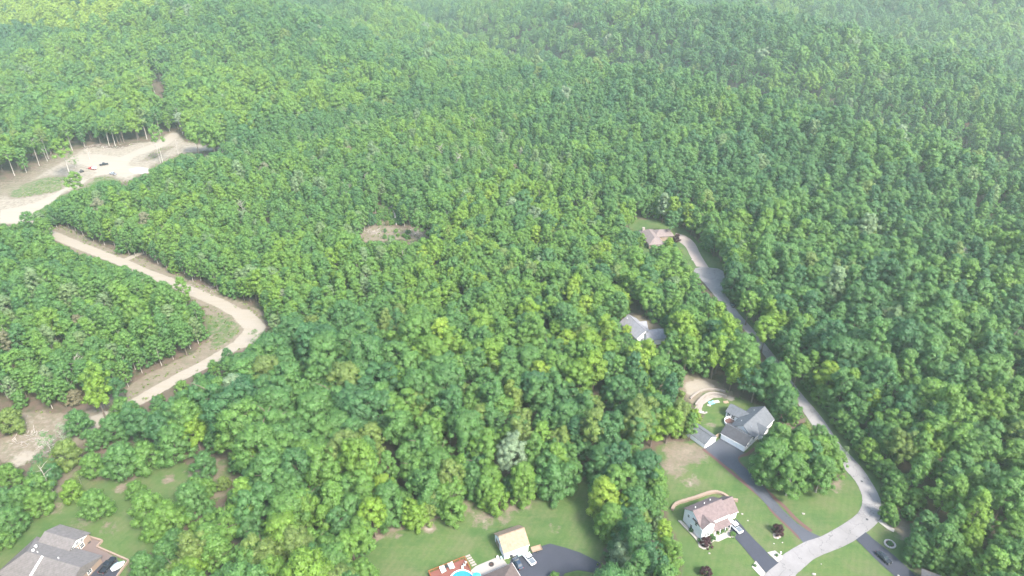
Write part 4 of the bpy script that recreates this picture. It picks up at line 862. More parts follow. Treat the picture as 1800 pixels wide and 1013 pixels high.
zones = [('near', -230, 330, 95, 700), ('mid', -1100, 1300, 700, 1050), ('far', -1400, 2000, 1050, 2600)]
def scatter(xa, xb, ya, yb, sp, zone_test, zone, tag_=None):
    gx, gy = gen(xa, xb, ya, yb, sp); k = visible(gx, gy); gx, gy = gx[k], gy[k]
    gz = height(gx, gy); px, py, _ = project(np.stack([gx, gy, gz * 0], -1))
    k = zone_test(px, py, gx, gy); gx, gy, gz, px, py = gx[k], gy[k], gz[k], px[k], py[k]
    for (hx, hy, hr) in KEEP[:N_HAND]:
        k = (gx - hx) ** 2 + (gy - hy) ** 2 > hr ** 2; gx, gy, gz, px, py = gx[k], gy[k], gz[k], px[k], py[k]
    k = ~inpoly(px, py, HANDZ); gx, gy, gz, px, py = gx[k], gy[k], gz[k], px[k], py[k]
    sd = stand(gx, gy) if zone != 'far' else 1.5 * stand(gx / 2.3, gy / 2.3 + 40); sd2 = stand(gy * 1.3 + 50, gx * .9)
    dl = np.hypot(gx, gy)
    n1 = open_at(*project(np.stack([gx - gx / dl * 7, gy - gy / dl * 7, gz], -1))[:2]) | open_at(*project(np.stack([gx - gx / dl * 3.5, gy - gy / dl * 3.5, gz], -1))[:2])
    n1 |= open_at(*project(np.stack([gx - 6, gy, gz], -1))[:2]) | open_at(*project(np.stack([gx + 6, gy, gz], -1))[:2])
    rows = []; spx, spy, _ = project(np.stack([gx, gy, gz + 14], -1)); sun_painted = inpoly(spx, spy, SUN_PAINT)
    for i in range(len(gx)):
        e = None
        if n1[i]: e = 'open' if (gx[i] < -120 and gy[i] > 400) else 'skirt'
        if e == 'skirt' and rng.random() < .25 and zone != 'sapling': e = None
        kd, s = choose(rng, zone, e); pi = KI[kd][rng.integers(len(KI[kd]))]
        s *= 1 + .13 * sd2[i]
        if zone == 'oak' and py[i] <= 620: s *= .80
        if zone == 'far': s *= 1.08
        rows.append((pi, s, s * rng.uniform(.82, 1.18), rng.uniform(0, 6.28), (rng.uniform(.735, .752) if (sun_painted[i] and rng.random() < .85) else shift(pick_tone(rng, 'oakdark' if zone == 'oak' and (px[i] < 700 or py[i] > 720) else zone), sd[i]))))  # most crowns in that region take the yellow tone that imitates sunlight
    if not rows: return
    A = np.array(rows); pr = A[:, 0].astype(int)
    Rr = np.array([PROTO[i].R for i in pr]) * A[:, 1]; hh = np.array([PROTO[i].h for i in pr]) * A[:, 2]; zb = np.array([PROTO[i].zb for i in pr]) * A[:, 2]
    okk = silhouette_ok(gx, gy, gz, Rr, hh, zb)
    # where a full tree would hide open ground, a smaller one may still fit
    bad = np.where(~okk)[0]
    for i in bad:
        nk = 'low' if rng.random() < .6 else 'shrub'; pi = KI[nk][rng.integers(len(KI[nk]))]; s = rng.uniform(.55, .9)
        A[i, 0] = pi; A[i, 1] = s; A[i, 2] = s; pr[i] = pi; Rr[i] = PROTO[pi].R * s; hh[i] = PROTO[pi].h * s; zb[i] = PROTO[pi].zb * s
    ok2 = silhouette_ok(gx[bad], gy[bad], gz[bad], Rr[bad], hh[bad], zb[bad]); okk[bad] = ok2
    for i in np.where(okk)[0]:
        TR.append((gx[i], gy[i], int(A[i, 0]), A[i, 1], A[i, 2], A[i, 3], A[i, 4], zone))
inside = lambda poly: (lambda px, py, gx, gy: inpoly(px, py, poly))
HILL = 720
scatter(-330, 260, 95, HILL, 7.8, lambda px, py, gx, gy: inpoly(px, py, OAK) & (py > 620), 'oak')
scatter(-330, 260, 95, HILL, 6.1, lambda px, py, gx, gy: inpoly(px, py, OAK) & (py <= 620), 'oak')
scatter(-500, 200, 160, HILL, 6.1, lambda px, py, gx, gy: inpoly(px, py, SAP) & ~inpoly(px, py, OAK), 'sapling')
scatter(-600, 560, 95, HILL, 7.9, lambda px, py, gx, gy: ~inpoly(px, py, SAP) & ~inpoly(px, py, OAK) & (px > 700), 'right')
scatter(-700, 200, 95, HILL, 9.6, lambda px, py, gx, gy: ~inpoly(px, py, SAP) & ~inpoly(px, py, OAK) & (px <= 700), 'far')
scatter(-1100, 1300, HILL, 1250, 9.8, lambda px, py, gx, gy: np.ones(px.shape, bool), 'far')
scatter(-1400, 2100, 1250, 2400, 10.5, lambda px, py, gx, gy: np.ones(px.shape, bool), 'far')
def fill(xa, xb, ya, yb, sp, dmin, zone_test, kinds):
    gx, gy = gen(xa, xb, ya, yb, sp); k = visible(gx, gy); gx, gy = gx[k], gy[k]
    gz = height(gx, gy); px, py, _ = project(np.stack([gx, gy, gz * 0], -1)); k = zone_test(px, py) & ~inpoly(px, py, HANDZ) & ~open_at(px, py)
    nr_ = np.zeros(gx.shape, bool)
    for ax, ay in ((-14, 0), (14, 0), (0, 14), (0, -14), (0, 26), (-8, 8), (8, 8), (-8, -8), (8, -8)): nr_ |= open_at(*project(np.stack([gx + ax, gy + ay, gz * 0], -1))[:2])
    k &= nr_; gx, gy, gz = gx[k], gy[k], gz[k]
    cells = {}
    for t_ in TR: cells.setdefault((int(t_[0] // 8), int(t_[1] // 8)), []).append((t_[0], t_[1]))
    for i in range(len(gx)):
        x, y = gx[i], gy[i]; cx_, cy_ = int(x // 8), int(y // 8)
        if any((x - a) ** 2 + (y - b_) ** 2 < dmin * dmin for u in (-1, 0, 1) for w_ in (-1, 0, 1) for a, b_ in cells.get((cx_ + u, cy_ + w_), ())): continue
        for kd, s in ((rng.choice(kinds), rng.uniform(.7, 1.0)), ('oval', rng.uniform(.55, .75)), ('low', rng.uniform(.5, .8)), ('slim', rng.uniform(.5, .8)), ('shrub', rng.uniform(.6, 1.1))):
            pi = KI[kd][rng.integers(len(KI[kd]))]; p = PROTO[pi]
            if silhouette_ok(*[np.array([v_]) for v_ in (x, y, gz[i], p.R * s, p.h * s, p.zb * s)])[0]:
                TR.append((x, y, pi, s, s * rng.uniform(.9, 1.1), rng.uniform(0, 6.28), pick_tone(rng, 'oak' if 'round' in kinds else 'sapling'), 'fill')); cells.setdefault((cx_, cy_), []).append((x, y)); break
fill(-330, 260, 95, 640, 3.2, 4.6, lambda px, py: inpoly(px, py, OAK) | (px > 1000), ['round', 'dome', 'oval'])
fill(-500, 200, 160, 640, 2.8, 3.6, lambda px, py: inpoly(px, py, SAP) & ~inpoly(px, py, OAK), ['slim', 'low', 'slim'])
b_ = V['brush']
for _k in range(42):
    g = q(T9, rng.uniform(590, 850), rng.uniform(195, 400)); TR.append((g.x, g.y, KI['shrub'][_k % 3], rng.uniform(.4, .85), rng.uniform(.4, .9), rng.uniform(0, 6), pick_tone(rng, 'sapling'), 'fill'))
for _k in range(16):
    g = q(T9, rng.uniform(640, 960), rng.uniform(470, 540)); TR.append((g.x, g.y, KI['shrub'][_k % 3], rng.uniform(.3, .6), rng.uniform(.3, .6), rng.uniform(0, 6), pick_tone(rng, 'sapling'), 'fill'))
print('trees', len(TR))

TA = np.array([(t[0], t[1], float(height(t[0], t[1])), t[2], t[3], t[4], t[5], t[6]) for t in TR])
Rr = np.array([PROTO[int(i)].R for i in TA[:, 3]]) * TA[:, 4]; hh = np.array([PROTO[int(i)].h for i in TA[:, 3]]) * TA[:, 5]
px, py, pz = project(np.stack([TA[:, 0], TA[:, 1], TA[:, 2] + hh * .6], -1))
size = Rr / pz
inview = (px > -5) & (px < 1805) & (py < 1010 + size * 600) & (pz > 60)
score = np.where(inview, size, 0); score[:N_HAND] = np.where(inview[:N_HAND], score[:N_HAND] + 1, 0)
NTREE = 300
solo = np.argsort(-score)[:NTREE]; solo_set = set(solo.tolist())
LM = {'the tan garage': at(900, 955), 'the mauve-roofed white house': at(1245, 915), 'the charcoal and grey ranch house': at(1312, 760), 'the grey shed': at(1238, 765), 'the woodland house': at(1130, 585), 'the pool deck': at(790, 1000),
      'the ash-roofed house': at(90, 985), 'the stone terraces': at(1235, 690), 'the lower right driveway': at(1560, 985), 'the big road bend': at(1545, 890), 'the straight paved road': at(1450, 760), 'the dirt road bend': at(450, 580), 'the rough dirt patch': at(60, 760),
      'the centre lawn': at(960, 880), 'the lower left lawn': at(200, 890), 'the long mulch-edged driveway': at(1340, 880), 'the lawn behind the garage': at(700, 960), 'the middle of the oak wood': at(860, 700), 'the right picture edge': at(1790, 800), 'the lower right corner': at(1740, 990),
      'the bottom picture edge': at(450, 1000), 'the left picture edge': at(10, 880), 'the upper road verge': at(1340, 600), 'the deep oak wood': at(650, 780), 'the east wood': at(1650, 720), 'the north side of the oak wood': at(900, 560), 'the left part of the oak wood': at(500, 690), 'the dirt track exit': at(300, 670)}
TONES = [(.16, 'dark green'), (.30, 'deep bluish green'), (.46, 'mid green'), (.60, 'bright green'), (.75, 'yellow-green'), (.83, 'olive green'), (.885, 'pale grey-green'), (.93, 'silvery green'), (.98, 'brownish'), (2, 'dark red')]
SHAPE = {'round': 'round-crowned', 'dome': 'broad-domed', 'oval': 'tall oval', 'cone': 'pointed', 'slim': 'slim', 'park': 'pale-stemmed round', 'skirt': 'bushy low-branched', 'open': 'high-crowned', 'sparse': 'thin-leaved', 'shrub': 'small bushy', 'low': 'low rounded', 'bare': 'leafless'}
ORD = ['nearest', 'second nearest', 'third nearest', 'fourth nearest', 'fifth nearest', 'sixth nearest', 'seventh nearest', 'eighth nearest', 'ninth nearest', 'tenth nearest'] + [w + ' nearest' for w in ('eleventh', 'twelfth', 'thirteenth', 'fourteenth', 'fifteenth', 'sixteenth', 'seventeenth', 'eighteenth', 'nineteenth', 'twentieth', 'twenty-first', 'twenty-second', 'twenty-third', 'twenty-fourth', 'twenty-fifth', 'twenty-sixth', 'twenty-seventh', 'twenty-eighth', 'twenty-ninth', 'thirtieth')]
byl = {}
for i in solo:
    x, y = TA[i, 0], TA[i, 1]
    best = min(LM, key=lambda k: (LM[k].x - x) ** 2 + (LM[k].y - y) ** 2); d = math.hypot(LM[best].x - x, LM[best].y - y)
    tn = next(n for v, n in TONES if TA[i, 7] < v); sh = SHAPE[PROTO[int(TA[i, 3])].kind]
    byl.setdefault((best, sh, tn), []).append((d, i))
for (best, sh, tn), L in byl.items():
    L.sort()
    for k, (d, i) in enumerate(L):
        p = PROTO[int(TA[i, 3])]; x, y, z, _, sr, sh_, rot, tone = TA[i]
        lab = (f'leafless grey tree {ORD[k]} to {best}' if p.kind == 'bare' else f'{tn} {sh} tree {ORD[k]} to {best}')
        nm = 'bare_tree' if p.kind == 'bare' else ('small_tree' if p.kind in ('low', 'shrub') else 'broadleaf_tree')
        t = thing(nm, lab, 'tree', (x, y, z), rot, 'broadleaf trees standing one by one near the houses'); t.scale = (sr, sr, sh_)
        o = bpy.data.objects.new('trunk', p.trunk); COL.objects.link(o); o.parent = t
        if p.crown:
            o = bpy.data.objects.new('crown', p.crown); COL.objects.link(o); o.parent = t; o['tone'] = float(tone)

# the rest of the wood, past the countable trees: one object
PC = bpy.data.collections.new('wood_tree_shapes')
for i, p in enumerate(PROTO):
    o = bpy.data.objects.new('a%03d' % i, p.joined); PC.objects.link(o)
rest = np.array([i for i in range(len(TR)) if i not in solo_set])
B = TA[rest]
me = bpy.data.meshes.new('woodland'); me.vertices.add(len(B)); me.vertices.foreach_set('co', B[:, :3].astype(np.float32).ravel())
def attr(n, t, d):
    a = me.attributes.new(n, t, 'POINT'); a.data.foreach_set('value' if t != 'FLOAT_VECTOR' else 'vector', d.ravel())
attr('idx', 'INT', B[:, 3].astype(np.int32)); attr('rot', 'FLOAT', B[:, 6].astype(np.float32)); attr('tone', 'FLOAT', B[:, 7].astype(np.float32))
attr('scl', 'FLOAT_VECTOR', np.stack([B[:, 4], B[:, 4], B[:, 5]], -1).astype(np.float32))
wood = bpy.data.objects.new('woodland', me); COL.objects.link(wood)
tag(wood, 'unbroken broadleaf forest covering the slopes all round the houses and clearings', 'forest', None, 'stuff')
gt = bpy.data.node_groups.new('scatter', 'GeometryNodeTree')
gt.interface.new_socket('Geometry', in_out='INPUT', socket_type='NodeSocketGeometry'); gt.interface.new_socket('Geometry', in_out='OUTPUT', socket_type='NodeSocketGeometry')
def G(t, **k):
    n = gt.nodes.new(t)
    for a, v in k.items(): setattr(n, a, v)
    return n
gi = G('NodeGroupInput'); go = G('NodeGroupOutput'); ci = G('GeometryNodeCollectionInfo'); ci.inputs['Collection'].default_value = PC
ci.inputs['Separate Children'].default_value = True; ci.inputs['Reset Children'].default_value = True
ip = G('GeometryNodeInstanceOnPoints'); ip.inputs['Pick Instance'].default_value = True
def named(n, dt):
    a = G('GeometryNodeInputNamedAttribute'); a.data_type = dt; a.inputs['Name'].default_value = n; return a.outputs['Attribute']
cx = G('ShaderNodeCombineXYZ'); gt.links.new(named('rot', 'FLOAT'), cx.inputs[2])
er = G('FunctionNodeEulerToRotation'); gt.links.new(cx.outputs[0], er.inputs[0])
gt.links.new(gi.outputs[0], ip.inputs['Points']); gt.links.new(ci.outputs[0], ip.inputs['Instance']); gt.links.new(named('idx', 'INT'), ip.inputs['Instance Index'])
gt.links.new(er.outputs[0], ip.inputs['Rotation']); gt.links.new(named('scl', 'FLOAT_VECTOR'), ip.inputs['Scale']); gt.links.new(ip.outputs[0], go.inputs[0])
md = wood.modifiers.new('scatter', 'NODES'); md.node_group = gt

# ------------------------------------------------------------------ vehicles
def loft(b, secs):
    """rounded body through cross sections (x, halfwidth, z0, z1)"""
    n = 8; v = []; f = []
    for (x, hw, z0, z1) in secs:
        c = (z1 - z0) * .22; k = hw * .12
        v += [(x, -hw + k, z0), (x, hw - k, z0), (x, hw, z0 + c), (x, hw, z1 - c), (x, hw - k * 1.6, z1), (x, -hw + k * 1.6, z1), (x, -hw, z1 - c), (x, -hw, z0 + c)]
    for i in range(len(secs) - 1):
        for j in range(n): f.append((i * n + j, i * n + (j + 1) % n, (i + 1) * n + (j + 1) % n, (i + 1) * n + j))
    f += [tuple(range(n)), tuple(range((len(secs) - 1) * n, len(secs) * n))[::-1]]
    return b.add(v, f)
def wheel(parent, x, y, r=.36, w=.22):
    b = MB(); b.tube([(x, y - w / 2, r), (x, y + w / 2, r)], r, 14); o = b.build('wheel', M['tyre'], parent)
    s = 1 if y > 0 else -1; b = MB(); b.tube([(x, y + s * (w / 2 - .02), r), (x, y + s * (w / 2 + .02), r)], r * .6, 10); b.build('rim', M['rim'], o)
def vehicle(kind, label, cat, front, rear, paint, h0=0., cover=None, group=None, L=None, name=None):
    """front / rear: world points on the ground under the bumpers"""
    c = (front + rear) / 2; ang = math.atan2(front.y - rear.y, front.x - rear.x)
    t = thing(name or kind, label, cat, (c.x, c.y, h0 + .115), ang, group)
    P = M[paint]
    if kind == 'pickup_truck':
        L = L or 5.8; x = L / 2
        b = MB(); loft(b, [(-x, .90, .55, 1.0), (-x + .1, .98, .42, 1.12), (-x + 2.0, .99, .38, 1.13), (.9, .99, .38, 1.15), (1.3, .98, .38, 1.16), (x - .5, .95, .40, 1.10), (x - .08, .86, .45, .98), (x, .8, .5, .9)]); body = b.build('body', P, t)
        b = MB(); loft(b, [(-.95, .84, 1.05, 1.3), (-.75, .80, 1.05, 1.78), (-.2, .80, 1.05, 1.86), (.55, .78, 1.05, 1.84), (1.35, .84, 1.05, 1.2)]); b.build('windows', M['glass'], t)
        b = MB(); loft(b, [(-.8, .74, 1.78, 1.86), (-.2, .77, 1.82, 1.93), (.5, .75, 1.8, 1.9), (.62, .7, 1.78, 1.84)]); b.build('cab_roof', P, t)
        for s in (-1, 1):
            b = MB()
            for xx in (-.72, .15, .95): b.extrude([(xx - .05, s * .83, 1.05), (xx + .05, s * .83, 1.05), (xx + .03, s * .79, 1.83 if xx < .9 else 1.4), (xx - .06, s * .79, 1.83 if xx < .9 else 1.4)], [(xx - .05, s * .86, 1.05), (xx + .05, s * .86, 1.05), (xx + .03, s * .82, 1.83 if xx < .9 else 1.4), (xx - .06, s * .82, 1.83 if xx < .9 else 1.4)])
            b.build('door_pillars', P, t)
            b = MB(); b.box(.95, 1.15, s * 1.12 - .12, s * 1.12 + .12, 1.1, 1.32); b.build('mirror', P, t)
            b = MB(); b.box(x - .12, x - .01, s * .66 - .16, s * .66 + .16, .78, .95); b.build('headlight', M['silver'], t)
            b = MB(); b.box(-x - .01, -x + .06, s * .82 - .08, s * .82 + .08, .7, 1.0); b.build('tail_light', M['red'], t)
        b = MB(); b.box(-x + .12, -1.02, -.78, .78, 1.1, 1.155 if cover else 1.14); b.build('bed_cover' if cover else 'load_bed', M[cover or 'dark'], t)
        b = MB(); b.box(x - .02, x + .14, -.85, .85, .42, .68); b.build('front_bumper', M['rim'], t); b = MB(); b.box(-x - .14, -x + .02, -.85, .85, .45, .65); b.build('rear_bumper', M['rim'], t)
        for xx in (-x + 1.15, x - 1.0):
            for s in (-1, 1): wheel(t, xx, s * .88, .40, .26)
    else:
        L = L or 4.7; x = L / 2; u = .12 if kind == 'estate_car' else 0
        b = MB(); loft(b, [(-x, .72, .5, .8), (-x + .15, .82, .35, .98), (-x + 1., .9, .3, 1.02), (0, .91, .28, 1.0), (x - 1.2, .9, .3, .96), (x - .25, .82, .33, .82), (x, .68, .42, .7)]); b.build('body', P, t)
        b = MB(); loft(b, [(-1.75 - u * 2, .74, .9, 1.0), (-1.1 - u * 3, .68, .9, 1.36 + u), (-.3, .68, .9, 1.45 + u), (.35, .67, .9, 1.42 + u), (1.15, .74, .9, .98)]); b.build('windows', M['glass'], t)
        b = MB(); loft(b, [(-1.05 - u * 3, .58, 1.37 + u, 1.41 + u), (-.3, .62, 1.42 + u, 1.49 + u), (.3, .6, 1.40 + u, 1.45 + u)]); b.build('roof_panel', P, t)
        for s in (-1, 1):
            b = MB(); b.box(.75, .93, s * 1.0 - .1, s * 1.0 + .1, .92, 1.06); b.build('mirror', P, t)
            b = MB(); b.box(x - .2, x - .06, s * .58 - .16, s * .58 + .16, .58, .72); b.build('headlight', M['silver'], t)
            b = MB(); b.box(-x - .0, -x + .1, s * .62 - .14, s * .62 + .14, .66, .82); b.build('tail_light', M['red'], t)
            b = MB()
            for xx, zt in ((-.35, 1.4 + u),): b.extrude([(xx - .05, s * .75, .95), (xx + .05, s * .75, .95), (xx + .04, s * .67, zt), (xx - .04, s * .67, zt)], [(xx - .05, s * .78, .95), (xx + .05, s * .78, .95), (xx + .04, s * .70, zt), (xx - .04, s * .70, zt)])
            b.build('door_pillar', P, t)
        for xx in (-x + .95, x - .9):
            for s in (-1, 1): wheel(t, xx, s * .80, .33, .2)
    return t
vehicle('pickup_truck', 'white pickup truck with grey bed cover parked on the white house driveway', 'pickup truck', q(T3, 860, 500), q(T3, 1010, 650), 'carwhite', cover='bedcover')
vehicle('pickup_truck', 'white pickup truck parked beside the tan-roofed garage', 'pickup truck', q(T2, 1480, 520), q(T2, 1610, 680), 'carwhite', cover='bedcover')
vehicle('parked_car', 'dark blue-grey car parked between the garage and brown-roofed house', 'car', q(T2, 1360, 620), q(T2, 1430, 735), 'navy')
vehicle('pickup_truck', 'black pickup truck parked outside the ash-roofed house', 'pickup truck', q(T1, 1490, 500), q(T1, 1365, 650), 'black', cover='black')
vehicle('parked_car', 'dark car standing on the narrow driveway at lower right', 'car', q(Z5, 608, 655), q(Z5, 520, 575), 'black', L=4.9)
vehicle('parked_car', 'dark car parked beside the paved road below the turning circle', 'car', q(Z6, 762, 590), q(Z6, 775, 612), 'black')
vehicle('pickup_truck', 'black pickup truck furthest right on the pale dirt clearing', 'pickup truck', q(T7, 775, 200), q(T7, 685, 215), 'black')
tr = vehicle('pickup_truck', 'work truck with red cab and white bed on the pale dirt clearing', 'truck', q(T7, 470, 270), q(T7, 580, 288), 'red', L=6.8, cover='carwhite', name='work_truck')
for o in tr.children:
    if o.name.startswith('bed_cover'):
        b = MB(); b.box(-3.5, -1.0, -1.05, 1.05, 1.0, 1.75); o.data = b.mesh('cargo_box', M['carwhite']); o.name = 'cargo_box'
vehicle('pickup_truck', 'silver pickup truck by the green fringe below the dirt clearing', 'pickup truck', q(T7, 840, 360), q(T7, 940, 385), 'silver')
# small tracked loader
p = q(T7, 335, 330); t = thing('skid_loader', 'small dark tracked loader working at the left of the dirt clearing', 'loader', (p.x, p.y, 0), R(-130))
b = MB(); loft(b, [(-1.3, .6, .4, 1.2), (-.5, .65, .35, 1.5), (.6, .6, .35, 1.1)]); b.build('body', M['dark'], t)
b = MB(); loft(b, [(-.5, .5, 1.2, 2.0), (.4, .5, 1.1, 2.0)]); b.build('cab', M['glass'], t)
for s in (-1, 1):
    b = MB(); b.tube([(-1.2, s * .85 - .2, .4), (-1.2, s * .85 + .2, .4)], .4, 10); b.box(-1.2, 1.0, s * .85 - .2, s * .85 + .2, .01, .8); b.build('track', M['tyre'], t)
    b = MB(); b.tube([(-1.2, s * .7, 1.5), (.9, s * .7, 1.5), (1.7, s * .7, .5)], .08, 6); b.build('lift_arm', M['dark'], t)
b = MB(); b.extrude([(1.6, -.9, .1), (2.3, -.9, .1), (1.7, -.9, .7)], [(1.6, .9, .1), (2.3, .9, .1), (1.7, .9, .7)]); b.build('bucket', M['steel'], t)
# covered boat beside the black pickup
a, c = q(T1, 1615, 555), q(T1, 1510, 620); m_ = (a + c) / 2; t = thing('covered_boat', 'small white covered boat on the drive beside the black pickup', 'boat', (m_.x, m_.y, .11), math.atan2(a.y - c.y, a.x - c.x))
b = MB(); loft(b, [(-1.9, .55, .5, 1.0), (-1.3, .85, .35, 1.15), (0, .95, .3, 1.15), (1.2, .7, .35, 1.1), (2.0, .12, .7, 1.05)]); b.build('hull', M['carwhite'], t)
b = MB(); loft(b, [(-1.75, .5, 1.0, 1.18), (-.6, .78, 1.1, 1.45), (.4, .72, 1.1, 1.5), (1.7, .15, 1.0, 1.12)]); b.build('cover', M['teal'], t)
for s in (-1, 1): wheel(t, -.4, s * .8, .28, .18)
# flat utility trailer
a, c = q(T2, 1590, 490), q(T2, 1730, 450); m_ = (a + c) / 2; t = thing('utility_trailer', 'small tan-decked utility trailer at the corner of the tan-roofed garage', 'trailer', (m_.x, m_.y, .11), math.atan2(c.y - a.y, c.x - a.x))
b = MB(); b.box(-1.6, 1.6, -.85, .85, .5, .6); b.build('deck', M['tan'], t)
b = MB()
for s in (-1, 1): b.box(-1.6, 1.6, s * .85 - .03, s * .85 + .03, .61, .95)
b.box(1.57, 1.63, -.82, .82, .61, .95); b.build('side_rails', M['tan'], t); b = MB(); b.tube([(-1.6, 0, .5), (-2.5, 0, .45)], .06, 6); b.build('drawbar', M['dark'], t)
for s in (-1, 1): wheel(t, 0, s * 1.0, .3, .18)

# ------------------------------------------------------------------ pool deck
A0, A1, A2 = q(T2, 112, 800, 1.0), q(T2, 628, 590, 1.0), q(T2, 735, 705, 1.0)
ux = (A1 - A0).normalized(); uy = Vector((-ux.y, ux.x, 0)); Ldk = (A1 - A0).length; ang = math.atan2(ux.y, ux.x); print('deck', Ldk, (A2 - A1).length)
T = thing('pool_deck', 'raised red-brown wooden pool deck with cedar railing', 'deck', (A0.x, A0.y, 0), ang)
DW = (A2 - A1).length + .6
for k in range(int(9 / .42)):
    y = -k * .42; b = MB(); b.box(0.02, Ldk - .02, y - .40, y, .92, 1.0 + random.uniform(-.008, .008))
    if y > -DW: b.build('board', M['deck'], T)
    else:
        b = MB(); b.box(0.02, 1.2, y - .40, y, .92, 1.0); b.build('board', M['deck'], T)
b = MB(); b.box(0, Ldk, -.06, 0.02, 0, .91); b.box(Ldk - .04, Ldk + .02, -DW, -.06, 0, .91); b.build('skirting', M['cedar'], T)
n = int(Ldk / 1.5)
for k in range(n + 1):
    b = MB(); x = Ldk * k / n; b.box(x - .05, x + .05, -.02, .08, .91, 2.0); b.build('post', M['cedar'], T)
for k in range(1, 4):
    b = MB(); y = -DW * k / 3; b.box(Ldk - .05, Ldk + .05, y - .05, y + .05, .91, 2.0); b.build('post', M['cedar'], T)
b = MB(); b.box(-.1, Ldk + .1, -.04, .10, 2.0, 2.07); b.box(-.04, .1, -9, -.05, 2.0, 2.07); b.box(Ldk - .07, Ldk + .07, -DW, -.05, 2.0, 2.07); b.build('top_rail', M['cedar'], T)
b = MB()
for k in range(int(Ldk / .3)): b.box(k * .3 + .13, k * .3 + .17, .0, .04, 1.0, 2.0)
for k in range(int(DW / .3)): b.box(Ldk - .02, Ldk + .02, -k * .3 - .17, -k * .3 - .13, 1.0, 2.0)
for k in range(25): b.box(0, .04, -k * .36 - .17, -k * .36 - .13, 1.0, 2.0)
o = b.build('balusters', M['cedar'], T); o['kind'] = 'stuff'
b = MB()
for k in range(4): b.box(Ldk - 2.6 + 0, Ldk - .1, -DW - .3 * (k + 1), -DW - .3 * k, 0, .9 - .2 * k)
b.build('steps', M['cedar'], T)
pc = q(T2, 585, 905, 1.15)
t = thing('swimming_pool', 'round above-ground pool with blue water and white rim beside the deck', 'pool', (pc.x, pc.y, 0))
RP = 3.6; ringv = [(RP * 1.0 * math.cos(a), RP * math.sin(a)) for a in np.linspace(0, 2 * math.pi, 40, endpoint=False)]
b = MB(); n = 40
for i in range(n):
    a, c = ringv[i], ringv[(i + 1) % n]; k0, k1 = .95, 1.03
    b.extrude([(a[0] * k0, a[1] * k0, 0), (a[0] * k1, a[1] * k1, 0), (a[0] * k1, a[1] * k1, 1.2), (a[0] * k0, a[1] * k0, 1.2)], [(c[0] * k0, c[1] * k0, 0), (c[0] * k1, c[1] * k1, 0), (c[0] * k1, c[1] * k1, 1.2), (c[0] * k0, c[1] * k0, 1.2)])
b.build('rim', M['liner'], t); b = MB(); b.prism([(x * .949, y * .949) for x, y in ringv], .02, 1.05); b.build('water', M['water'], t)
def lounger(label, x, y, rz, mat):
    p = q(T2, x, y, 1.0); t = thing('sun_lounger', label, 'sun lounger', (p.x, p.y, 1.01), rz, 'sun loungers along the deck rail')
    b = MB(); b.box(-.35, .35, -1.0, .45, .28, .40); b.build('seat', M[mat], t)
    b = MB(); b.extrude([(-.35, .45, .30), (-.35, .45, .42), (-.35, 1.05, .85), (-.35, 1.05, .73)], [(.35, .45, .30), (.35, .45, .42), (.35, 1.05, .85), (.35, 1.05, .73)]); b.build('backrest', M[mat], t)
    for sx in (-.28, .28):
        for sy in (-.85, .35): b = MB(); b.box(sx - .03, sx + .03, sy - .03, sy + .03, 0, .28); b.build('leg', M['dark'], t)
lounger('white sun lounger at the left end of the deck rail', 300, 768, ang, 'fabric')
lounger('pale teal sun lounger second from left by the deck rail', 335, 748, ang, 'teal')
lounger('pale teal sun lounger to the right of the small dark table', 415, 712, ang, 'teal')
lounger('white sun lounger nearest the right end of the deck rail', 455, 700, ang, 'fabric')
p = q(T2, 372, 718, 1.); t = thing('side_table', 'small dark square table between the deck loungers', 'table', (p.x, p.y, 1.01), ang)
b = MB(); b.box(-.4, .4, -.4, .4, .45, .5); b.build('top', M['dark'], t)
for sx in (-.33, .33):
    for sy in (-.33, .33): b = MB(); b.box(sx - .03, sx + .03, sy - .03, sy + .03, 0, .45); b.build('leg', M['dark'], t)
def chair(label, p, rz, mat, z, grp=None):
    t = thing('chair', label, 'chair', (p.x, p.y, z), rz, grp)
    b = MB(); b.box(-.28, .28, -.28, .28, .40, .47); b.build('seat', M[mat], t); b = MB(); b.box(-.28, .28, .24, .30, .47, 1.0); b.build('backrest', M[mat], t)
    for sx in (-.24, .24):
        for sy in (-.24, .24): b = MB(); b.box(sx - .03, sx + .03, sy - .03, sy + .03, 0, .4); b.build('leg', M[mat], t)
chair('white deck chair in the upper right corner of the pool deck', q(T2, 648, 655, 1), 2.2, 'fabric', 1.01)
chair('white deck chair nearest the deck steps', q(T2, 600, 735, 1), .6, 'fabric', 1.01)
chair('dark deck chair between the two white ones', q(T2, 628, 695, 1), 1.4, 'teal', 1.01)
p = q(T2, 800, 838, 2.4); t = thing('parasol', 'turquoise parasol at the bottom edge beside the pool', 'parasol', (p.x, p.y, .11))
b = MB(); b.tube([(0, 0, 0), (0, 0, 2.5)], .03, 6); b.build('pole', M['dark'], t)
b = MB(); v = [(0, 0, 2.75)] + [(1.3 * math.cos(a), 1.3 * math.sin(a), 2.2) for a in np.linspace(0, 2 * math.pi, 8, endpoint=False)] + [(0, 0, 2.70)] + [(1.28 * math.cos(a), 1.28 * math.sin(a), 2.14) for a in np.linspace(0, 2 * math.pi, 8, endpoint=False)]
b.add(v, [(0, 1 + k, 1 + (k + 1) % 8) for k in range(8)] + [(9, 10 + (k + 1) % 8, 10 + k) for k in range(8)] + [(1 + k, 10 + k, 10 + (k + 1) % 8, 1 + (k + 1) % 8) for k in range(8)]); b.build('canopy', M['cyan'], t)
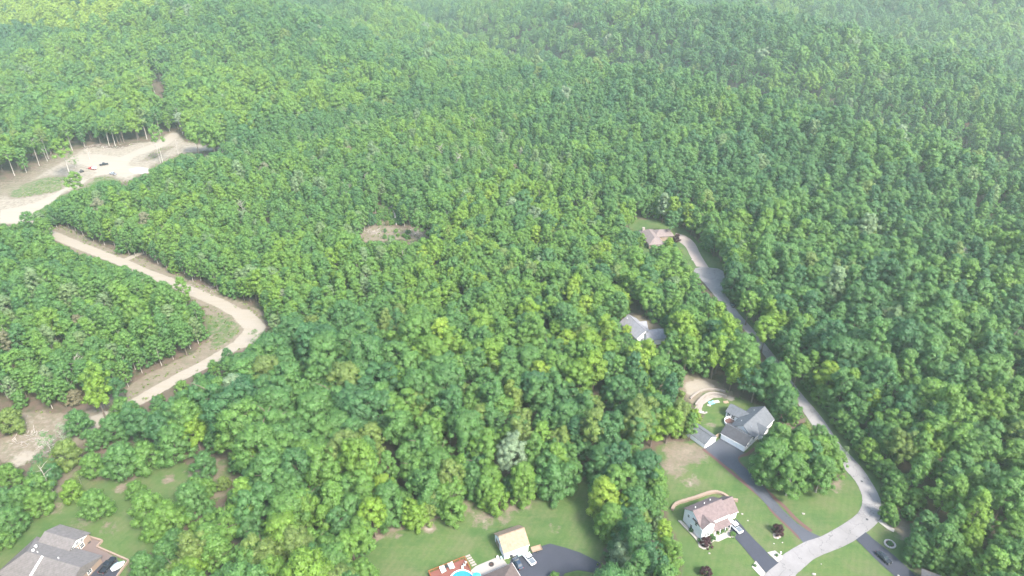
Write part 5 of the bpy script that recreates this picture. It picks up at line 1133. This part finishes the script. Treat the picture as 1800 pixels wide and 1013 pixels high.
for k in range(5):      # stepping slabs beside the deck
    a = q(T2, 660 + k * 22, 552 + k * 32); b = MB(); b.box(-.75, .75, -.32, .32, 0.005, .07)
    o = b.build('paving_slab', M['stone']); o.location = (a.x + .3, a.y, 0); o.rotation_euler = (0, 0, ang); tag(o, ['pale stone slab at the top of the deck walk', 'second pale slab down the deck walk', 'middle pale slab of the deck walk', 'fourth pale slab down the deck walk', 'pale slab of the deck walk nearest the patio'][k], 'paving slab', 'slabs of the walk beside the deck')
def firepit(label, p, r, z, grp=None, mat='stone', inner='mulch', name='fire_pit', cat='fire pit'):
    t = thing(name, label, cat, (p.x, p.y, z), 0, grp); b = MB(); n = 12
    for k in range(n):
        a = 6.2832 * k / n; a2 = 6.2832 * (k + .86) / n
        b.extrude([(math.cos(a) * r * .7, math.sin(a) * r * .7, 0), (math.cos(a) * r, math.sin(a) * r, 0), (math.cos(a) * r, math.sin(a) * r, .35), (math.cos(a) * r * .7, math.sin(a) * r * .7, .35)],
                  [(math.cos(a2) * r * .7, math.sin(a2) * r * .7, 0), (math.cos(a2) * r, math.sin(a2) * r, 0), (math.cos(a2) * r, math.sin(a2) * r, .35), (math.cos(a2) * r * .7, math.sin(a2) * r * .7, .35)])
    b.build('stone_ring', M[mat], t); b = MB(); b.prism([(math.cos(a) * r * .69, math.sin(a) * r * .69) for a in np.linspace(0, 6.2832, 12, endpoint=False)], .01, .12); b.build('bed', M[inner], t); return t
firepit('round dark fire pit in the middle of the concrete patio', q(T2, 1013, 680), .75, .055, mat='dark')
firepit('small dark fire bowl on the brown paver terrace', q(T1, 1175, 255), .45, .09, mat='dark')
t = firepit('white stone ring round a small plant on the lower right lawn', q(Z5, 620, 485), 1.75, .01, mat='whitestone', inner='ground' if False else 'mulch', name='planting_ring', cat='planting ring')
b = MB()
p = q(T2, 1300, 565); t = thing('grill', 'dark grill against the white garage wall', 'grill', (p.x, p.y - .3, .11)); b.box(-.5, .5, -.3, .3, .5, .8); b.tube([(-.5, 0, .85), (.5, 0, .85)], .3, 8); b.build('body', M['dark'], t)
for s in (-.4, .4): b = MB(); b.box(s - .04, s + .04, -.25, .25, 0, .5); b.build('leg', M['dark'], t)
p = q(T2, 1425, 550); t = thing('cart', 'pale green cart standing between the garage and white pickup', 'cart', (p.x, p.y, .11), .4); b = MB(); b.box(-.8, .8, -.45, .45, .35, .7); b.build('tray', M['teal'], t)
for s in (-1, 1): wheel(t, 0, s * .5, .2, .1)
for x, y, c_, l_ in ((1105, 592, 'fabric', 'white patio chair at the top end of the patio'), (1160, 600, 'teal', 'grey patio chair beside the garage corner')): chair(l_, q(T2, x, y), .5, c_, .125)

# low walls
def wall_line(name, label, P, w, h, mat, cat='wall', z0=0., stones=True):
    t = thing(name, label, cat, (P[0].x, P[0].y, z0)); o = P[0]
    if stones:
        bb = MB(); acc = 0
        for i in range(len(P) - 1):
            d = P[i + 1] - P[i]; L = d.length; n_ = max(1, int(L / .75)); u = d / L; nn = Vector((-u.y, u.x, 0)) * w / 2
            for k in range(n_):
                for lv in range(max(1, int(h / .35))):
                    a = P[i] + u * (L * k / n_ + .02) - o; c = P[i] + u * (L * (k + 1) / n_ - .02) - o; hz = (lv + 1) * h / max(1, int(h / .35)) - .02; l0 = lv * h / max(1, int(h / .35)); jj = random.uniform(.9, 1.12); m2 = nn * jj
                    bb.extrude([(a.x - m2.x, a.y - m2.y, l0), (a.x + m2.x, a.y + m2.y, l0), (a.x + m2.x, a.y + m2.y, hz), (a.x - m2.x, a.y - m2.y, hz)], [(c.x - m2.x, c.y - m2.y, l0), (c.x + m2.x, c.y + m2.y, l0), (c.x + m2.x, c.y + m2.y, hz), (c.x - m2.x, c.y - m2.y, hz)])
        s = bb.build('blocks', M[mat], t); s['kind'] = 'stuff'
    return t
def curve(P, sub=4):
    out = []
    for i in range(len(P) - 1):
        p0, p1, p2, p3 = P[max(i - 1, 0)], P[i], P[i + 1], P[min(i + 2, len(P) - 1)]
        for k in range(sub):
            t = k / sub; out.append(.5 * ((2 * p1) + (p2 - p0) * t + (2 * p0 - 5 * p1 + 4 * p2 - p3) * t * t + (3 * p1 - p0 - 3 * p2 + p3) * t ** 3))
    return out + [P[-1]]
wall_line('retaining_wall', 'long curved brown block wall behind the mauve-roofed white house', curve([q(T3, *p) for p in [(10, 320), (35, 270), (80, 225), (200, 185), (380, 130), (520, 80), (640, 55), (740, 75), (820, 120), (870, 160), (920, 175), (985, 180)]]), .9, .9, 'brick')
wall_line('retaining_wall', 'upper curved stone wall on the bare terrace behind the ranch house', curve([q(T8, *p) for p in [(235, 530), (300, 465), (400, 400), (500, 368), (640, 362), (760, 378), (860, 410)]]), .5, .8, 'stone')
wall_line('retaining_wall', 'lower curved stone wall round the ranch house lawn', curve([q(T8, *p) for p in [(330, 650), (375, 585), (440, 515), (540, 455), (650, 438), (780, 460), (880, 500)]]), .7, 1.0, 'stone')
wall_line('retaining_wall', 'pale block wall stepping round the brown paver terrace', [q(T1, *p) for p in [(1050, 285), (1155, 180), (1355, 240), (1280, 318), (1700, 500), (1560, 690), (1500, 800)]], .45, .7, 'brick')
wall_line('garden_edging', 'white edging wall along the left side of the white house', [q(T3, *p) for p in [(105, 475), (180, 555), (250, 625), (320, 700), (390, 780)]], .35, .45, 'whitestone', 'edging')
# gravel and leftover stone in the terraces
sheet('stone_terrace', [q(T8, *p) for p in [(330, 660), (400, 560), (540, 470), (660, 450), (820, 470), (780, 500), (660, 500), (560, 560), (470, 620), (440, 700), (400, 740), (310, 700)]], M['stone'], .05)
b = MB()
for k in range(110):
    t_ = random.random(); a = R(200 - 125 * t_); rr = random.uniform(.78, .99)
    p = q(T8, 690 + 330 * rr * math.cos(a), 690 - 240 * rr * math.sin(a)); s = random.uniform(.12, .34); b.box(p.x - s, p.x + s, p.y - s * .7, p.y + s * .7, 0, s)
o = b.build('loose_stones', M['stone']); tag(o, 'loose pale stones strewn along the foot of the lower terrace wall', 'stones', None, 'stuff')
p = q(T8, 615, 595); t = thing('tarp', 'crumpled light blue tarp below the stone terrace', 'tarp', (p.x, p.y, .02), .3); b = MB(); v = []; n = 6
for i in range(n):
    for j in range(n): v.append((i * .45 - 1.1, j * .32 - .8, .12 + random.uniform(0, .3)))
for i in range(n):
    for j in range(n): v.append((i * .45 - 1.1, j * .32 - .8, .0))
f = [(i * n + j, (i + 1) * n + j, (i + 1) * n + j + 1, i * n + j + 1) for i in range(n - 1) for j in range(n - 1)]; b.add(v, f + [tuple(36 + k for k in reversed(x)) for x in f]); b.build('sheet', M['tarp'], t)
for x, y, s, l_ in ((455, 765, 1.1, 'largest pale slab at the left foot of the terrace'), (510, 765, .6, 'small pale block beside the largest slab by the terrace'), (700, 575, 1.2, 'flat white slab right of the blue tarp'), (870, 582, 1.0, 'tan board lying on the lawn below the terrace'), (570, 640, .7, 'white block left of the blue tarp')):
    p = q(T8, x, y); b = MB(); b.box(-s, s, -s * .6, s * .6, 0, .25); o = b.build('stone_slab', M['whitestone'] if 'tan' not in l_ else M['tan']); o.location = (p.x, p.y, .02); o.rotation_euler = (0, 0, random.uniform(-.6, .6)); tag(o, l_, 'slab')
# burgundy shrubs and garden plants
def plant(name, label, cat, p, r, hgt, tone, grp=None, kind='shrub'):
    pr = PROTO[random.choice(KI[kind])]; t = thing(name, label, cat, (p.x, p.y, 0.02), random.uniform(0, 6), grp); t.scale = (r / pr.R, r / pr.R, hgt / pr.h)
    o = bpy.data.objects.new('stem', pr.trunk); COL.objects.link(o); o.parent = t; o = bpy.data.objects.new('foliage', pr.crown); COL.objects.link(o); o.parent = t; o['tone'] = tone
GM = 'dark red ornamental maples'
plant('ornamental_maple', 'dark burgundy maple at the left front corner of the white house', 'ornamental tree', q(T3, 508, 830), 1.75, 2.4, 1., GM)
plant('ornamental_maple', 'dark burgundy maple alone on the lawn between two driveways', 'ornamental tree', q(Z3, 1290, 530), 1.7, 3.2, 1., GM)
plant('ornamental_maple', 'dark burgundy maple at the bottom edge below the white house', 'ornamental tree', q(Z3, 715, 862), 1.8, 3.0, 1., GM)
plant('ornamental_maple', 'dark burgundy maple beside the rose-roofed house', 'ornamental tree', q(T6, 735, 420), 2.2, 4.0, 1., GM)
plant('garden_shrub', 'small dark red shrub right of the corner maple', 'shrub', q(T3, 562, 740), .75, .9, .99, 'front garden shrubs')
for i, (x, y, r, tn, l_) in enumerate([(592, 700, .7, .3, 'upright green shrub by the white house bay'), (630, 745, .7, .25, 'round green shrub nearest the house corner maple'), (590, 775, .5, .12, 'small dark shrub below the upright green one'), (680, 640, .4, .2, 'green shrub against the white house porch'), (693, 672, .45, .56, 'light green shrub first in the porch row'),
                                (727, 662, .5, .1, 'dark green shrub second in the porch row'), (758, 640, .5, .56, 'light green shrub in the middle of the porch row'), (790, 630, .55, .2, 'dark green shrub fourth in the porch row'), (815, 612, .5, .4, 'green shrub at the driveway end of the porch row'), (905, 692, .95, .5, 'broad green shrub bed beside the white pickup'), (290, 625, .8, .2, 'green shrub halfway along the left house wall'), (410, 770, .6, .15, 'dark green shrub at the front end of the left wall'), (812, 555, .4, .1, 'dark shrub by the front door of the white house')]):
    plant('garden_shrub', l_, 'shrub', q(T3, x, y), r, r * 1.5, tn, 'front garden shrubs')
plant('garden_shrub', 'small green shrub in the white bed right of the driveway mouth', 'shrub', q(Z3, 1282, 708), .5, .7, .3, 'driveway mouth shrubs'); plant('garden_shrub', 'small green shrub in the white bed left of the driveway mouth', 'shrub', q(Z3, 1108, 790), .5, .7, .25, 'driveway mouth shrubs')
plant('garden_shrub', 'small plant inside the white stone ring', 'shrub', q(Z5, 620, 485), .9, .8, .2)
plant('garden_shrub', 'bright shrub at the lower left corner of the ash-roofed house', 'shrub', q(T1, 150, 680), 1.3, 1.8, .6)
# white boulders and markers dotted on the lawns
for i, (Z, x, y, s, l_) in enumerate([(Z3, 1495, 378, .55, 'pale boulder on the lawn right of the long driveway'), (Z3, 1055, 430, .3, 'small white stone right of the white house garage'), (Z3, 1012, 378, .45, 'white downspout block at the garage corner of the white house'), (Z3, 750, 690, .35, 'white stone in the front lawn of the white house'), (Z3, 1262, 612, .25, 'cream stone left of the driveway junction'), (Z3, 1328, 603, .28, 'pale stone nearest the driveway junction'), (Z3, 1290, 570, .45, 'white rock at the foot of the lone burgundy maple'),
                                      (Z3, 1575, 855, .6, 'pale blue-white rock at the bottom edge right of the road'), (Z5, 695, 762, .4, 'white block beside the lower right driveway'), (Z5, 18, 660, .25, 'small white marker on the lawn below the road'), (Z6, 1030, 770, .6, 'pale boulder beside the turning circle')]):
    if Z is Z6: p = q(T6, 1030, 770)
    else: p = q(Z, x, y)
    v, f = ICV * np.array([s, s * .75, s * .6]) * (1 + .15 * rng.normal(size=(12, 1))), ICF; b = MB(); b.add(v.tolist(), [tuple(k) for k in f.tolist()]); o = b.build('boulder', M['whitestone']); o.location = (p.x, p.y, s * .3); tag(o, l_, 'boulder', 'pale stones dotted on the lawns')
# felled pale tree lying in the small clearing
p = q(T9, 815, 395); p2 = q(T9, 765, 195, 2); d = p2 - p; t = thing('fallen_tree', 'bleached fallen tree lying across the small clearing', 'dead tree', (p.x, p.y, .2))
b = MB(); b.tube([(0, 0, .2), tuple(d * .5 + Vector((.6, 0, .8))), tuple(d)], [.38, .28, .12], 7); b.build('trunk', M['palebark'], t)
for k in range(9):
    u = d * random.uniform(.1, .95); a = random.uniform(0, 6.28); L = random.uniform(1.5, 3.8); b = MB(); b.tube([tuple(u + Vector((0, 0, .5))), tuple(u + Vector((math.cos(a) * L, math.sin(a) * L, random.uniform(.6, 1.8))))], [.13, .04], 5); b.build('branch', M['palebark'], t)
# brushwood on the rough ground
b = MB()
for (Z, x0, y0, w_, h_, n_) in ((Z1, 180, 230, 130, 70, 70), (Z7, 620, 285, 90, 14, 60), (Z7, 730, 290, 100, 16, 50), (T9, 600, 470, 120, 30, 50), (T9, 1000, 480, 110, 40, 50), (Z8, 1000, 300, 160, 30, 50), (Z7, 860, 270, 60, 14, 30)):
    for k in range(n_):
        p = q(Z, x0 + random.gauss(0, w_ / 2), y0 + random.gauss(0, h_ / 2)); a = random.uniform(0, 6.28); L = random.uniform(.8, 3.2); e = Vector((math.cos(a) * L, math.sin(a) * L, random.uniform(-.1, .4)))
        b.tube([tuple(p + Vector((0, 0, .12))), tuple(p + e + Vector((0, 0, .2)))], [.09, .04], 3)
o = b.build('brushwood', M['deadwood']); tag(o, 'scattered dead branches on the bare dirt', 'branches', None, 'stuff')
# mailbox posts at the driveway mouths and the light poles of nobody else: only what shows
for Z, x, y, l_ in ((Z3, 1312, 702, 'white mailbox post at the right of the driveway mouth'), (T4, 0, 0, None)):
    if l_:
        p = q(Z, x, y); t = thing('mailbox', l_, 'mailbox', (p.x, p.y, .11)); b = MB(); b.box(-.05, .05, -.05, .05, 0, 1.0); b.build('post', M['white'], t); b = MB(); b.box(-.12, .12, -.28, .28, 1.0, 1.25); b.build('box', M['white'], t)
# drain covers in the road
for Z, x, y, l_ in ((Z4, 1412, 872, 'dark drain cover in the road above the bend'), (Z5, 420, 268, 'dark drain cover in the middle of the road bend')):
    p = q(Z, x, y); b = MB(); b.prism([(p.x + .4 * math.cos(a), p.y + .4 * math.sin(a)) for a in np.linspace(0, 6.28, 12, endpoint=False)], .03, .125); o = b.build('drain_cover', M['dark']); tag(o, l_, 'drain cover')
# weeds and scrub on the open ground: too many to count
nW = 9000; wx = rng.uniform(-330, 200, nW * 6); wy = rng.uniform(130, 640, nW * 6); pxw, pyw, _ = project(np.stack([wx, wy, wx * 0], -1))
kk = np.zeros(len(wx), bool)
for nm in ('track', 'left', 'clearing', 'rough', 'path'): kk |= inpoly(pxw, pyw, V[nm])
ix = np.searchsorted(XS, wx).clip(0, nx - 1); iy = np.searchsorted(YS, wy).clip(0, ny - 1); kk &= (pale[iy, ix] < .3) & (rng.random(len(wx)) < .55)
edge = open_at(*project(np.stack([wx, wy, wx * 0], -1))[:2]); fr = ~edge & (open_at(pxw, pyw - 5) | open_at(pxw + 6, pyw) | open_at(pxw - 6, pyw)); kk |= fr & (rng.random(len(wx)) < .5) & (wy < 560)
wx, wy = wx[kk], wy[kk]; print('scrub', len(wx))
vs2, cs2 = [], []; m = len(wx) * 14; bx_ = np.repeat(wx, 14); by_ = np.repeat(wy, 14); sz = np.repeat(rng.uniform(.3, 1., len(wx)), 14)
c_ = np.stack([bx_ + rng.normal(0, .4, m) * sz, by_ + rng.normal(0, .4, m) * sz, np.abs(rng.normal(0, .35, m)) * sz + .08], -1)
u_ = rng.normal(size=(m, 3)); u_ /= np.linalg.norm(u_, axis=1)[:, None]; w_ = np.cross(u_, rng.normal(size=(m, 3))); w_ /= np.linalg.norm(w_, axis=1)[:, None]; l_ = rng.uniform(.1, .24, (m, 1)) * 1.3
qv = np.stack([c_ - u_ * l_, c_ + w_ * l_ * .6, c_ + u_ * l_, c_ - w_ * l_ * .6], 1).reshape(-1, 3)
cc_ = np.repeat(np.stack([np.repeat(rng.random(len(wx)), 14), rng.random(m), np.zeros(m), np.ones(m)], -1), 4, 0)
me = leaf_mesh('scrub', (qv, np.arange(4 * m).reshape(m, 4), cc_)); o = bpy.data.objects.new('scrub', me); COL.objects.link(o); o['tone'] = .78; tag(o, 'low weeds and scrub growing over the bare verges', 'scrub', None, 'stuff')
